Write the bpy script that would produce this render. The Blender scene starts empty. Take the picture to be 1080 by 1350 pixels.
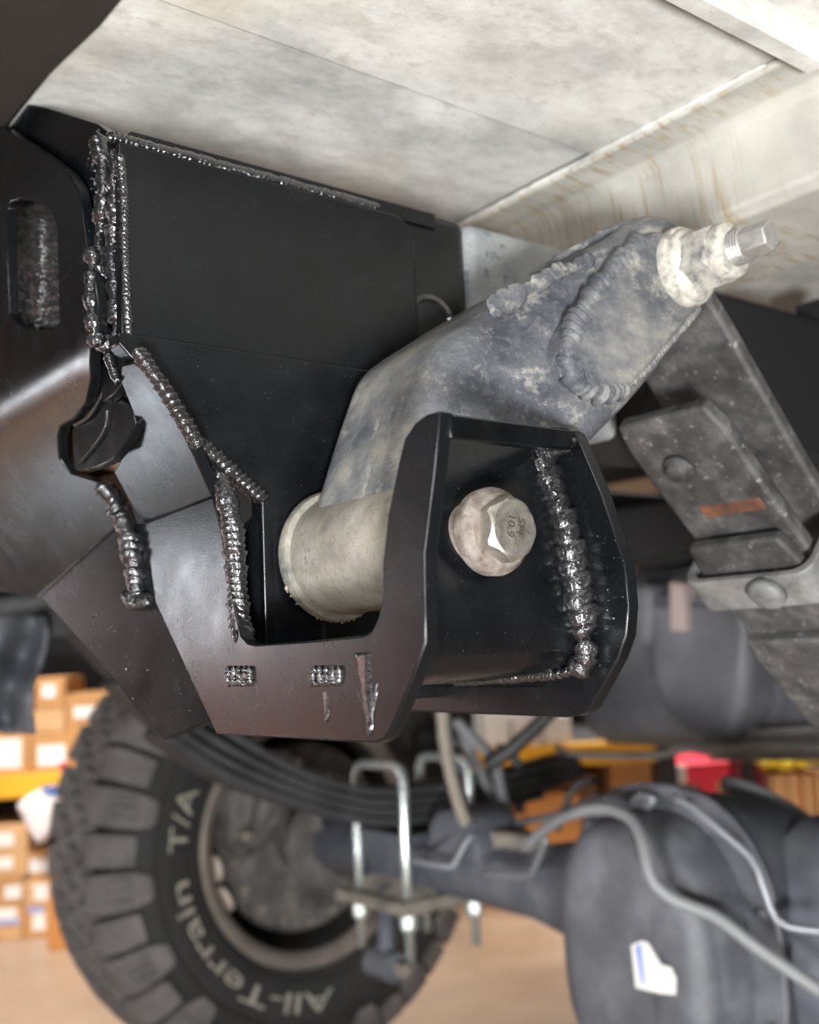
import bpy, bmesh, math, random
from mathutils import Vector, Matrix
random.seed(7)
PI = math.pi
S = bpy.context.scene
COL = S.collection

# ------------------------------------------------------------------ camera
# truck axes: x = truck's right, y = truck's forward, z = up, floor z = 0
FPX = 1426.0
CAM = Vector((0, 0, .76))
_nx = Vector((-1111, -235, -1426)).normalized()          # -x as (right, up, back)
_ny = Vector((1852, -105, -1426)); _ny = (_ny - _nx * _nx.dot(_ny)).normalized()
_X = -_nx; _Y = _ny; _Z = _X.cross(_Y)
RW = Vector((_X[0], _Y[0], _Z[0])); UW = Vector((_X[1], _Y[1], _Z[1])); BW = Vector((_X[2], _Y[2], _Z[2]))
cd = bpy.data.cameras.new('camera'); co = bpy.data.objects.new('camera', cd); COL.objects.link(co)
cd.sensor_fit = 'HORIZONTAL'; cd.sensor_width = 36; cd.lens = 36 * FPX / 1080; cd.clip_start = .02
m = Matrix.Identity(4)
for i in range(3):
    m[i][0] = RW[i]; m[i][1] = UW[i]; m[i][2] = BW[i]; m[i][3] = CAM[i]
co.matrix_world = m
cd.dof.use_dof = True; cd.dof.focus_distance = .50; cd.dof.aperture_fstop = 8.5
S.camera = co

# ------------------------------------------------------------------ world, lights, exposure
w = bpy.data.worlds.new('world'); S.world = w; w.use_nodes = True
w.node_tree.nodes['Background'].inputs[0].default_value = (.95, .97, 1, 1)
w.node_tree.nodes['Background'].inputs[1].default_value = .14
def area(name, loc, target, sx, sy, power, col=(1, 1, 1), spread=180):
    l = bpy.data.lights.new(name, 'AREA'); l.shape = 'RECTANGLE'; l.size = sx; l.size_y = sy
    l.energy = power; l.color = col; l.spread = math.radians(spread)
    o = bpy.data.objects.new(name, l); COL.objects.link(o); o.location = loc
    o.rotation_euler = (Vector(target) - Vector(loc)).to_track_quat('-Z', 'Y').to_euler()
    return o
area('work_light', (.58, -.36, .36), (-.45, .42, .95), .14, .20, 40, (.98, .99, 1))
area('sheen_panel_low', (-2.45, -.50, .12), (-.5, .25, .85), .20, .18, 2.4, (.80, .90, 1))  # unseen panel added for the bluish sheen on the folded panel
area('sheen_panel_high', (-2.45, -.72, .92), (-.5, .25, .85), .14, .24, 3.0, (.84, .92, 1))  # unseen panel added for the bright streak on the rear plate
_l = bpy.data.lights.new('phone_torch', 'SPOT'); _l.energy = 4.0; _l.shadow_soft_size = .004; _l.spot_size = 1.5; _l.spot_blend = .5
_o = bpy.data.objects.new('phone_torch', _l); COL.objects.link(_o); _o.matrix_world = Matrix.Translation(UW * .03 - RW * .02) @ m
area('rear_carton_fill', (-4.6, -1.1, 3.2), (-4.6, -2.3, .5), 2.0, .4, 180, (1, .96, .93), 75)  # added fill that brightens the unseen cartons reflected in the bracket
area('shop_light_behind', (1.2, -2.2, 3.2), (-.6, .6, .6), 1.6, .5, 60, (1, .98, .96))
area('shop_light_aisle', (-2.25, .05, 2.7), (-2.9, 1.35, .3), 1.0, .5, 13, (1, .97, .93), 48)
area('shop_light_far', (-2.9, 3.6, 3.2), (-2.3, 2.0, .2), 2.5, .6, 180, (1, .97, .93), 110)
area('axle_fill', (-.2, -.9, .35), (-.95, 1.25, .42), .4, .3, 3.0, (1, .99, 1), 48)  # unseen fill added to lift the differential cover and tank
S.view_settings.view_transform = 'Standard'; S.view_settings.look = 'None'
S.view_settings.exposure = 0; S.view_settings.gamma = 1; S.view_settings.use_curve_mapping = False

# ------------------------------------------------------------------ helpers: where a sight line meets a real plane
def ray(px, py): return RW * ((px - 540) / FPX) - UW * ((py - 675) / FPX) - BW
def onx(px, py, x): d = ray(px, py); return CAM + d * ((x - CAM.x) / d.x)
def ony(px, py, y): d = ray(px, py); return CAM + d * ((y - CAM.y) / d.y)
def onz(px, py, z): d = ray(px, py); return CAM + d * ((z - CAM.z) / d.z)
def pt(px, py, d): return CAM + ray(px, py) * d
def onprof(px, py, prof):
    y = prof(.9)
    for _ in range(30):
        p = ony(px, py, y); y = .5 * y + .5 * prof(p.z)
    return p
RP = Vector((-3.15, 1.05, 0)); RU = Vector((.515, .857, 0)).normalized(); RN = Vector((.857, -.515, 0)).normalized()
def rack_pt(s, n, z): return RP + RU * s + RN * n + Vector((0, 0, z))
def onrack(px, py, off=0):
    d = ray(px, py); q = RP + RN * off; p = CAM + d * ((q - CAM).dot(RN) / d.dot(RN))
    return (p - RP).dot(RU), p.z

# ------------------------------------------------------------------ materials
def nt(name):
    m = bpy.data.materials.new(name); m.use_nodes = True
    return m, m.node_tree, m.node_tree.nodes['Principled BSDF']
def ramp(t, fac, stops):
    r = t.nodes.new('ShaderNodeValToRGB'); e = r.color_ramp.elements
    while len(e) < len(stops): e.new(.5)
    for k, (p, c) in enumerate(stops):
        e[k].position = p; e[k].color = (c[0], c[1], c[2], 1) if not isinstance(c, (int, float)) else (c, c, c, 1)
    t.links.new(fac, r.inputs[0]); return r.outputs[0]
def noise(t, scale, detail=4, rough=.6, stretch=None):
    tc = t.nodes.new('ShaderNodeNewGeometry'); out = tc.outputs['Position']
    if stretch:
        mp = t.nodes.new('ShaderNodeMapping'); mp.inputs['Scale'].default_value = stretch
        t.links.new(out, mp.inputs[0]); out = mp.outputs[0]
    n = t.nodes.new('ShaderNodeTexNoise'); n.inputs['Scale'].default_value = scale
    n.inputs['Detail'].default_value = detail; n.inputs['Roughness'].default_value = rough
    t.links.new(out, n.inputs['Vector']); return n.outputs[0]
def mix(t, fac, a, b, mode='MIX'):
    x = t.nodes.new('ShaderNodeMix'); x.data_type = 'RGBA'; x.blend_type = mode
    if isinstance(fac, (int, float)): x.inputs[0].default_value = fac
    else: t.links.new(fac, x.inputs[0])
    for s, v in ((6, a), (7, b)):
        if isinstance(v, tuple): x.inputs[s].default_value = (v[0], v[1], v[2], 1)
        else: t.links.new(v, x.inputs[s])
    return x.outputs[2]
def bump(t, b, h, strength, dist=.001, prev=None):
    n = t.nodes.new('ShaderNodeBump'); n.inputs['Strength'].default_value = strength
    n.inputs['Distance'].default_value = dist
    t.links.new(h, n.inputs['Height'])
    if prev is not None: t.links.new(prev, n.inputs['Normal'])
    t.links.new(n.outputs[0], b.inputs['Normal']); return n.outputs[0]
def simple(name, col, rough=.5, metal=0, bs=None, bstr=.3, var=0, vscale=30):
    m, t, b = nt(name)
    b.inputs['Roughness'].default_value = rough; b.inputs['Metallic'].default_value = metal
    if var:
        n = noise(t, vscale)
        lo = tuple(c * (1 - var) for c in col); hi = tuple(min(1, c * (1 + var)) for c in col)
        t.links.new(ramp(t, n, [(.3, lo), (.7, hi)]), b.inputs['Base Color'])
    else: b.inputs['Base Color'].default_value = (*col, 1)
    if bs: bump(t, b, noise(t, bs), bstr)
    return m
def mottled(name, cols, scale, rough=(.55, .8), metal=0, bs=200, bstr=.4, fine=None, stretch=None, bdist=.001):
    m, t, b = nt(name); n = noise(t, scale, 6, .65, stretch)
    k = len(cols); c = ramp(t, n, [(.3 + .4 * i / (k - 1), cc) for i, cc in enumerate(cols)])
    if fine:
        n2 = noise(t, fine[0], 5, .7, stretch); f2 = ramp(t, n2, [(fine[2], 0), (fine[2] + .1, 1)])
        c = mix(t, f2, c, fine[1])
    t.links.new(c, b.inputs['Base Color']); b.inputs['Metallic'].default_value = metal
    t.links.new(ramp(t, n, [(.3, rough[0]), (.7, rough[1])]), b.inputs['Roughness'])
    bump(t, b, noise(t, bs, 5, .7), bstr, bdist)
    return m
def black_paint():
    m, t, b = nt('black_chassis_paint'); b.inputs['Specular IOR Level'].default_value = .36
    n = noise(t, 45, 4); dust = ramp(t, noise(t, 900, 2, .5), [(.735, 0), (.78, 1)])
    c = ramp(t, n, [(.3, (.0028, .0034, .0042)), (.7, (.005, .006, .0072))])
    t.links.new(mix(t, dust, c, (.10, .10, .11)), b.inputs['Base Color'])
    t.links.new(ramp(t, n, [(.25, .19), (.75, .31)]), b.inputs['Roughness'])
    bump(t, b, noise(t, 1000, 2, .5), .10, .0006)
    return m
M = {}
M['black'] = black_paint()
m_, t_, b_ = nt('wet_black_weld_paint')
b_.inputs['Base Color'].default_value = (.010, .010, .011, 1); b_.inputs['Roughness'].default_value = .10
b_.inputs['Specular IOR Level'].default_value = .7; b_.inputs['Coat Weight'].default_value = 1.0; b_.inputs['Coat Roughness'].default_value = .05
bump(t_, b_, noise(t_, 380, 3, .6), .9, .0014); M['weld'] = m_
M['spatter'] = simple('spatter_bead_glint', (.42, .43, .45), .22, .9)  # lamp glints on black-painted beads, put into a bright metal colour
# shackle: grey blue cast steel under tan road dust
m_, t_, b_ = nt('dusty_cast_steel')
n1 = noise(t_, 20, 8, .68, (1, .6, 1.2)); n2 = noise(t_, 190, 6, .75); n3 = noise(t_, 70, 8, .75, (1, .5, .8))
c = ramp(t_, n1, [(.34, (.042, .048, .060)), (.46, (.095, .10, .113)), (.56, (.175, .176, .174)), (.68, (.31, .295, .255))])
c = mix(t_, ramp(t_, n2, [(.52, 0), (.70, .5)]), c, (.24, .24, .238))
c = mix(t_, ramp(t_, n3, [(.55, 0), (.66, .8)]), c, (.37, .355, .315))
t_.links.new(c, b_.inputs['Base Color']); b_.inputs['Roughness'].default_value = .58; b_.inputs['Metallic'].default_value = .15
bump(t_, b_, n2, .6, .0012, bump(t_, b_, n1, .5, .004)); M['steel'] = m_
M['sleeve'] = mottled('tan_dust_steel', [(.125, .117, .10), (.25, .228, .185), (.335, .315, .275)], 45, (.75, .95), 0, 500, .8, fine=(260, (.18, .176, .165), .55))
M['caked'] = mottled('caked_sand', [(.18, .15, .11), (.42, .36, .26), (.30, .26, .19)], 220, (.8, 1), 0, 600, 1)
M['lip'] = mottled('dusty_rubber_lip', [(.07, .07, .068), (.19, .18, .155), (.32, .295, .24)], 90, (.7, .95), 0, 400, .8)
M['rubber'] = simple('dark_bushing_rubber', (.06, .062, .066), .7, 0, 300, .4, .5, 60)
M['bolt'] = mottled('aged_zinc_bolt', [(.26, .24, .20), (.46, .43, .38), (.56, .535, .48)], 160, (.24, .42), .85, 900, .35)
M['boltrust'] = mottled('rusty_bolt_flange', [(.09, .055, .04), (.21, .18, .155), (.32, .295, .26)], 120, (.5, .8), .35, 700, .5)
M['stamp'] = simple('stamped_mark', (.03, .026, .021), .8)
M['nut'] = mottled('chalky_white_nut', [(.22, .215, .205), (.47, .45, .395), (.56, .54, .485)], 170, (.45, .8), .2, 800, .4)
M['nutflat'] = mottled('scuffed_nut_flats', [(.11, .118, .125), (.33, .32, .29), (.52, .50, .45)], 120, (.4, .75), .25, 800, .4)
M['stud'] = mottled('pale_steel_stud', [(.30, .295, .285), (.45, .435, .405)], 200, (.3, .5), .6, 900, .3)
m_, t_, b_ = nt('dirty_pale_bed_paint')
n1 = noise(t_, 16, 7, .68, (1, .7, 1)); n2 = noise(t_, 75, 6, .7, (1, .6, 1)); n3 = noise(t_, 420, 3, .6); n4 = noise(t_, 5, 3, .5)
c = ramp(t_, n1, [(.30, (.36, .358, .342)), (.5, (.60, .595, .56)), (.7, (.80, .79, .745))])
c = mix(t_, ramp(t_, n2, [(.52, 0), (.68, .75)]), c, (.44, .42, .36))
c = mix(t_, ramp(t_, n4, [(.52, 0), (.66, .5)]), c, (.55, .50, .38))
c = mix(t_, ramp(t_, n3, [(.66, 0), (.72, .6)]), c, (.22, .21, .19))
t_.links.new(c, b_.inputs['Base Color']); b_.inputs['Roughness'].default_value = .6
bump(t_, b_, n2, .5, .0012); M['bed'] = m_
# crossmember: pale primer with yellow-brown run stains
m_, t_, b_ = nt('stained_crossmember_paint')
n1 = noise(t_, 14, 6, .62)
c = ramp(t_, n1, [(.3, (.31, .305, .28)), (.5, (.42, .41, .37)), (.7, (.52, .505, .455))])
run = noise(t_, 34, 5, .6, (6.0, 1.0, .30)); rn = ramp(t_, run, [(.50, 0), (.62, .75)])
big = ramp(t_, noise(t_, 9, 3, .5, (1, 1, .6)), [(.42, 0), (.52, 1)])
mm = t_.nodes.new('ShaderNodeMath'); mm.operation = 'MULTIPLY'; t_.links.new(rn, mm.inputs[0]); t_.links.new(big, mm.inputs[1])
c = mix(t_, mm.outputs[0], c, (.30, .21, .09))
t_.links.new(c, b_.inputs['Base Color']); b_.inputs['Roughness'].default_value = .6; bump(t_, b_, n1, .2, .002)
M['cross'] = m_
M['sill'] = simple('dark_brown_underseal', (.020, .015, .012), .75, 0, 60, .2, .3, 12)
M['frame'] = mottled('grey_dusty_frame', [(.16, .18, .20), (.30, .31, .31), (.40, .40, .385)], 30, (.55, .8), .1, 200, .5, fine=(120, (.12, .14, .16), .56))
M['leaf'] = mottled('spring_leaf_grime', [(.032, .031, .031), (.064, .062, .061), (.135, .13, .124)], 45, (.5, .75), .2, 260, .7, fine=(140, (.26, .25, .235), .60))
M['leafedge'] = mottled('spring_leaf_edge', [(.10, .10, .10), (.19, .19, .185), (.27, .265, .25)], 60, (.5, .7), .2, 260, .5)
M['farleaf'] = simple('dull_spring', (.040, .041, .043), .65, 0, 60, .4, .4, 20)
M['rust'] = mottled('orange_rust', [(.03, .02, .017), (.11, .045, .024), (.22, .085, .04)], 50, (.7, .9), 0, 300, .5)
M['zinc'] = simple('bright_zinc', (.70, .78, .76), .25, .75)
M['axle'] = mottled('grey_axle_paint', [(.045, .05, .062), (.075, .082, .10), (.12, .125, .135)], 14, (.5, .75), 0, 90, .3)
M['cover'] = mottled('satin_black_cover', [(.038, .040, .046), (.064, .067, .077), (.12, .124, .138)], 12, (.42, .65), 0, 90, .2)
M['bracket'] = mottled('rusty_perch', [(.10, .09, .075), (.20, .18, .15), (.28, .255, .215)], 30, (.6, .9), 0, 90, .5)
M['tyre'] = simple('tyre_rubber', (.028, .026, .025), .75, 0, 40, .25, .25, 12)
M['tread'] = simple('dusty_tread_rubber', (.15, .14, .134), .85, 0, 60, .4, .3, 18)
M['letter'] = simple('faded_white_letter', (.36, .34, .29), .8, 0, None, 0, .25, 60)
M['rim'] = simple('dusty_alloy', (.30, .26, .225), .45, .35, None, 0, .2, 20)
M['barrel'] = simple('dark_barrel', (.05, .045, .042), .6, .2)
M['brake'] = mottled('grimy_brake_iron', [(.05, .049, .048), (.12, .113, .106), (.22, .205, .19)], 22, (.6, .85), .1, 60, .6)
M['weight'] = simple('wheel_weight', (.62, .55, .46), .45, .2)
M['hose'] = simple('grey_rubber_hose', (.17, .175, .18), .55)
M['hosetan'] = simple('tan_dusty_hose', (.24, .215, .175), .7)
M['wire'] = simple('black_loom', (.02, .02, .021), .5)
M['line'] = simple('steel_line', (.22, .23, .25), .45, .5)
M['tank'] = mottled('dark_plastic_tank', [(.075, .076, .084), (.115, .117, .13), (.17, .17, .18)], 7, (.45, .65), 0, 40, .15)
M['strap'] = simple('pale_steel_strap', (.27, .26, .245), .55, .2, None, 0, .3, 18)
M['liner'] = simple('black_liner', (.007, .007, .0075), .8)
M['flap'] = mottled('grey_plastic_shield', [(.05, .054, .062), (.11, .12, .138), (.19, .20, .225)], 9, (.4, .6), 0, 30, .4)
M['card'] = simple('cardboard', (.50, .255, .095), .85, 0, None, 0, .12, 8)
M['card2'] = simple('pale_cardboard', (.58, .345, .165), .85, 0, None, 0, .12, 8)
M['card3'] = simple('orange_cardboard', (.56, .235, .065), .85, 0, None, 0, .1, 8)
M['label'] = simple('white_paper', (.80, .77, .73), .7)
M['blue'] = simple('blue_print', (.06, .16, .45), .6)
M['bluel'] = simple('pale_blue_print', (.32, .36, .62), .6)
M['redl'] = simple('red_sticker', (.70, .07, .09), .5)
M['beam'] = simple('yellow_rack_paint', (.80, .40, .02), .45)
M['dark'] = simple('dark_rack_paint', (.02, .02, .022), .6)
M['red'] = simple('red_paint', (.72, .03, .06), .4)
M['dkred'] = simple('dark_red_paint', (.16, .012, .022), .5)
M['yel'] = simple('yellow_film', (.80, .58, .02), .4)
M['bag'] = simple('white_film', (.78, .72, .72), .5)
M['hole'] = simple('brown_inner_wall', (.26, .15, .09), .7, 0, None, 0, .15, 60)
M['floor'] = mottled('polished_tan_concrete', [(.36, .245, .165), (.42, .295, .205), (.47, .335, .24)], 3, (.35, .5), 0, 30, .05)
M['wall'] = simple('shop_wall', (.12, .09, .075), .8)

# ------------------------------------------------------------------ object helpers
def thing(name, label, cat, loc, group=None):
    o = bpy.data.objects.new(name, None); COL.objects.link(o); o.location = loc
    o.empty_display_size = .05
    o['label'] = label; o['category'] = cat
    if group: o['group'] = group
    return o
def tag(o, label, cat, group=None):
    o['label'] = label; o['category'] = cat
    if group: o['group'] = group
    return o
def wloc(p):
    l = Vector((0, 0, 0))
    while p: l = l + p.location; p = p.parent
    return l
def link(name, me, parent=None, loc=None):
    o = bpy.data.objects.new(name, me); COL.objects.link(o)
    if loc is None: loc = Vector((0, 0, 0))
    if parent: o.parent = parent; o.location = Vector(loc) - wloc(parent)
    else: o.location = loc
    return o
def obj(name, V, Fc, mat, parent=None, smooth=False, bevel=0, seg=2, recalc=True, ang=35):
    V = [Vector(v) for v in V]
    lo = Vector([min(v[i] for v in V) for i in range(3)]); hi = Vector([max(v[i] for v in V) for i in range(3)])
    c = (lo + hi) / 2
    me = bpy.data.meshes.new(name); me.from_pydata([v - c for v in V], [], Fc); me.validate()
    if recalc:
        bm = bmesh.new(); bm.from_mesh(me); bmesh.ops.recalc_face_normals(bm, faces=bm.faces); bm.to_mesh(me); bm.free()
    me.materials.append(M[mat] if isinstance(mat, str) else mat)
    o = link(name, me, parent, c)
    if bevel:
        b = o.modifiers.new('edge', 'BEVEL'); b.width = bevel; b.segments = seg; b.limit_method = 'ANGLE'; b.angle_limit = math.radians(ang)
        b.harden_normals = False
    if smooth: me.polygons.foreach_set('use_smooth', [True] * len(me.polygons))
    elif bevel:
        me.polygons.foreach_set('use_smooth', [True] * len(me.polygons))
        try: me.set_sharp_from_angle(angle=math.radians(40))
        except Exception: pass
    return o
def struct(o): o['kind'] = 'structure'; return o
def box_vf(x0, x1, y0, y1, z0, z1):
    V = [(x, y, z) for x in (x0, x1) for y in (y0, y1) for z in (z0, z1)]
    return V, [(0, 1, 3, 2), (4, 6, 7, 5), (0, 4, 5, 1), (2, 3, 7, 6), (0, 2, 6, 4), (1, 5, 7, 3)]
def box(name, x0, x1, y0, y1, z0, z1, mat, parent=None, bevel=0, **k):
    V, Fc = box_vf(x0, x1, y0, y1, z0, z1); return obj(name, V, Fc, mat, parent, bevel=bevel, **k)
def plate(name, pts, off, mat, parent=None, holes=(), bevel=.0008, cuts=None, prof=None, seg=2):
    """Flat plate: outline pts (3D, planar) pushed by the vector off; holes are loops; cuts/prof bend it in y along z."""
    bm = bmesh.new(); edges = []
    for loop in (pts, *holes):
        vs = [bm.verts.new(p) for p in loop]
        for i in range(len(vs)): edges.append(bm.edges.new((vs[i], vs[(i + 1) % len(vs)])))
    if holes or cuts:
        bmesh.ops.triangle_fill(bm, use_beauty=True, use_dissolve=False, edges=edges)
    else: bm.faces.new(bm.verts[:])
    if cuts:
        for z in cuts:
            bmesh.ops.bisect_plane(bm, geom=bm.verts[:] + bm.edges[:] + bm.faces[:], plane_co=(0, 0, z), plane_no=(0, 0, 1), dist=1e-6)
    if prof:
        for v in bm.verts: v.co.y = prof(v.co.z)
    r = bmesh.ops.extrude_face_region(bm, geom=bm.faces[:])
    off = Vector(off)
    for v in r['geom']:
        if isinstance(v, bmesh.types.BMVert): v.co += off
    bmesh.ops.recalc_face_normals(bm, faces=bm.faces)
    bm.verts.ensure_lookup_table(); bm.verts.index_update()
    V = [v.co.copy() for v in bm.verts]; Fc = [[v.index for v in f.verts] for f in bm.faces]; bm.free()
    return obj(name, V, Fc, mat, parent, bevel=bevel, seg=seg)
def frames(path):
    P = [Vector(p) for p in path]; T = []
    for i in range(len(P)):
        a = P[max(0, i - 1)]; b = P[min(len(P) - 1, i + 1)]; T.append((b - a).normalized())
    n = T[0].orthogonal().normalized(); N = [n]
    for i in range(1, len(P)):
        n = (n - T[i] * n.dot(T[i])).normalized(); N.append(n)
    return P, T, N
def resample(path, step, smooth=True):
    P = [Vector(p) for p in path]
    if smooth and len(P) > 2:
        Q = []
        for i in range(len(P) - 1):
            p0 = P[max(0, i - 1)]; p1 = P[i]; p2 = P[i + 1]; p3 = P[min(len(P) - 1, i + 2)]
            for k in range(8):
                t = k / 8
                Q.append(.5 * ((2 * p1) + (p2 - p0) * t + (2 * p0 - 5 * p1 + 4 * p2 - p3) * t * t + (3 * p1 - p0 - 3 * p2 + p3) * t ** 3))
        Q.append(P[-1]); P = Q
    out = [P[0].copy()]; acc = 0
    for i in range(len(P) - 1):
        d = P[i + 1] - P[i]; L = d.length
        if L < 1e-9: continue
        s = step - acc
        while s <= L:
            out.append(P[i] + d * (s / L)); s += step
        acc = L - (s - step)
    if (out[-1] - P[-1]).length > step * .3: out.append(P[-1])
    return out
def tube_vf(path, r, n=10, caps=True):
    P, T, N = frames(path); V = []; Fc = []
    for i, p in enumerate(P):
        rr = r(i / (len(P) - 1)) if callable(r) else r
        b = T[i].cross(N[i])
        for k in range(n):
            a = 2 * PI * k / n; V.append(p + (N[i] * math.cos(a) + b * math.sin(a)) * rr)
    for i in range(len(P) - 1):
        for k in range(n):
            Fc.append((i * n + k, i * n + (k + 1) % n, (i + 1) * n + (k + 1) % n, (i + 1) * n + k))
    if caps: Fc.append(tuple(range(n))[::-1]); Fc.append(tuple((len(P) - 1) * n + k for k in range(n)))
    return V, Fc
def tube(name, path, r, mat, parent=None, n=10, step=None, smooth=True):
    if step: path = resample(path, step)
    V, Fc = tube_vf(path, r, n); return obj(name, V, Fc, mat, parent, smooth=smooth)
def weld(path, r, mat='weld', parent=None, pitch=None, name='weld_bead', rough=.12, seed=0, flat=1.0, nrm=None, step=None):
    """A stacked-dime weld bead swept along a path."""
    rnd = random.Random(seed); pitch = pitch or r * .9
    Pp = resample(path, step or pitch / 6); P, T, N = frames(Pp); n = 14; V = []; Fc = []; s = 0
    jit = [rnd.uniform(-1, 1) for _ in range(400)]
    for i, p in enumerate(P):
        if i: s += (P[i] - P[i - 1]).length
        ph = s / pitch; k0 = int(ph); fr = ph - k0
        amp = 1 + rough * jit[k0 % 400]
        rr = r * amp * (.80 + .26 * (1 - fr) ** .6 * (1 if fr > .06 else fr / .06))
        if i == 0 or i == len(P) - 1: rr *= .35
        elif i <= 2 or i >= len(P) - 3: rr *= .75
        nn = N[i]
        if nrm is not None:
            nn = (Vector(nrm) - T[i] * T[i].dot(Vector(nrm))).normalized()
        b = T[i].cross(nn)
        for k in range(n):
            a = 2 * PI * k / n
            V.append(p + nn * math.cos(a) * rr * flat + b * math.sin(a) * rr - T[i] * (r * .45 * abs(math.sin(a)) ** 1.5)
                     + b * (rough * r * .5 * jit[(k0 + 7) % 400]))
    for i in range(len(P) - 1):
        for k in range(n):
            Fc.append((i * n + k, i * n + (k + 1) % n, (i + 1) * n + (k + 1) % n, (i + 1) * n + k))
    Fc.append(tuple(range(n))[::-1]); Fc.append(tuple((len(P) - 1) * n + k for k in range(n)))
    return obj(name, V, Fc, mat, parent, smooth=True)
def lathe_x(name, prof, cy, cz, mat, parent=None, n=48, smooth=True, a0=0, bevel=0, capped=True):
    """Surface of revolution about an axis parallel to x; prof = [(x, r), ...]"""
    V = []; Fc = []
    for (x, r) in prof:
        for k in range(n):
            a = a0 + 2 * PI * k / n; V.append((x, cy + r * math.cos(a), cz + r * math.sin(a)))
    for i in range(len(prof) - 1):
        for k in range(n):
            Fc.append((i * n + k, i * n + (k + 1) % n, (i + 1) * n + (k + 1) % n, (i + 1) * n + k))
    if capped:
        Fc.append(tuple(range(n))[::-1]); Fc.append(tuple((len(prof) - 1) * n + k for k in range(n)))
    o = obj(name, V, Fc, mat, parent, bevel=bevel, smooth=False)
    if smooth:
        o.data.polygons.foreach_set('use_smooth', [True] * len(o.data.polygons)); o.data.set_sharp_from_angle(angle=math.radians(38))
    return o
def pillow_vf(loop, axis, d0, d1, r, seg=6):
    """Rounded slab: closed 3D loop lying in a plane, extruded along unit axis from d0 to d1 with edge radius r."""
    L = [Vector(p) for p in loop]; n = len(L); ax = Vector(axis)
    cen = sum(L, Vector()) / n; nor = []
    area_s = sum(((L[i] - cen).cross(L[(i + 1) % n] - cen)).dot(ax) for i in range(n))
    for i in range(n):
        t = (L[(i + 1) % n] - L[i - 1]).normalized(); o = t.cross(ax)
        nor.append(o if area_s > 0 else -o)
    V = []; Fc = []; rings = []
    for k in range(seg + 1):
        a = PI / 2 * k / seg; rings.append((d0 + r * (1 - math.sin(a)), r * (1 - math.cos(PI / 2 - a)) if False else r * (1 - math.sin(a)) * 0 + r * (1 - math.cos(PI / 2 * (1 - k / seg)))))
    rings = [(d0 + r * (1 - math.cos(PI / 2 * k / seg)), r * (1 - math.sin(PI / 2 * k / seg))) for k in range(seg + 1)]
    rings += [(d1 - (d - d0), i) for d, i in reversed(rings)]
    for d, ins in rings:
        for i in range(n): V.append(L[i] - nor[i] * ins + ax * d)
    for q in range(len(rings) - 1):
        for i in range(n):
            Fc.append((q * n + i, q * n + (i + 1) % n, (q + 1) * n + (i + 1) % n, (q + 1) * n + i))
    Fc.append(tuple(range(n))[::-1]); Fc.append(tuple((len(rings) - 1) * n + i for i in range(n)))
    return V, Fc
def spatter(name, pts, parent, spread, n, rmin, rmax, nrm, mat='spatter', seed=1):
    rnd = random.Random(seed); V = []; Fc = []
    t = (1 + 5 ** .5) / 2
    octv = [(1, 0, 0), (-1, 0, 0), (0, 1, 0), (0, -1, 0), (0, 0, 1), (0, 0, -1)]
    octf = [(0, 2, 4), (2, 1, 4), (1, 3, 4), (3, 0, 4), (2, 0, 5), (1, 2, 5), (3, 1, 5), (0, 3, 5)]
    nv = Vector(nrm).normalized(); a = nv.orthogonal().normalized(); b = nv.cross(a)
    for _ in range(n):
        k = rnd.randrange(len(pts) - 1) if len(pts) > 1 else 0
        p = Vector(pts[k]).lerp(Vector(pts[min(k + 1, len(pts) - 1)]), rnd.random())
        p = p + a * rnd.gauss(0, spread) + b * rnd.gauss(0, spread)
        r = rmin + (rmax - rmin) * rnd.random() ** 3; o = len(V)
        for v in octv: V.append(p + Vector(v) * r)
        for f in octf: Fc.append(tuple(o + q for q in f))
    o = obj(name, V, Fc, mat, parent, smooth=True); o['kind'] = 'stuff'
    return o
def bolt_head(name, c, axis, r, h, mat, parent, n=6):
    ax = Vector(axis).normalized(); a = ax.orthogonal().normalized(); b = ax.cross(a); c = Vector(c); V = []; Fc = []
    for (d, rr) in ((0, r), (h * .8, r), (h, r * .82)):
        for k in range(n):
            t = 2 * PI * k / n; V.append(c + ax * d + (a * math.cos(t) + b * math.sin(t)) * rr)
    for i in range(2):
        for k in range(n): Fc.append((i * n + k, i * n + (k + 1) % n, (i + 1) * n + (k + 1) % n, (i + 1) * n + k))
    Fc += [tuple(range(n))[::-1], tuple(2 * n + k for k in range(n))]
    return obj(name, V, Fc, mat, parent)

# ================================================================== SETTING
Z0 = .02
def grid_floor():
    V, Fc = box_vf(-9, 5, -6, 9, -.05, Z0); return obj('floor', V, Fc, 'floor')
struct(grid_floor())
# wall behind the rack
V = [rack_pt(s, n, z) for s in (-4, 7) for n in (-1.35, -1.25) for z in (Z0, 3.6)]
struct(obj('wall_back', V, box_vf(0, 1, 0, 1, 0, 1)[1], 'wall'))

struct(box('wall_rear', -9, 5, -2.75, -2.65, Z0, 3.6, simple('rear_wall_paint', (.07, .06, .055), .8)))
struct(box('wall_left', -9.1, -9, -2.65, 9, Z0, 3.6, 'wall'))

# ================================================================== TRUCK BED (underside)
bed = thing('truck_bed', 'pale dirty underside of the truck bed overhead', 'truck bed', (-.9, 1.6, 1.10))
ZB = 1.10
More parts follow.
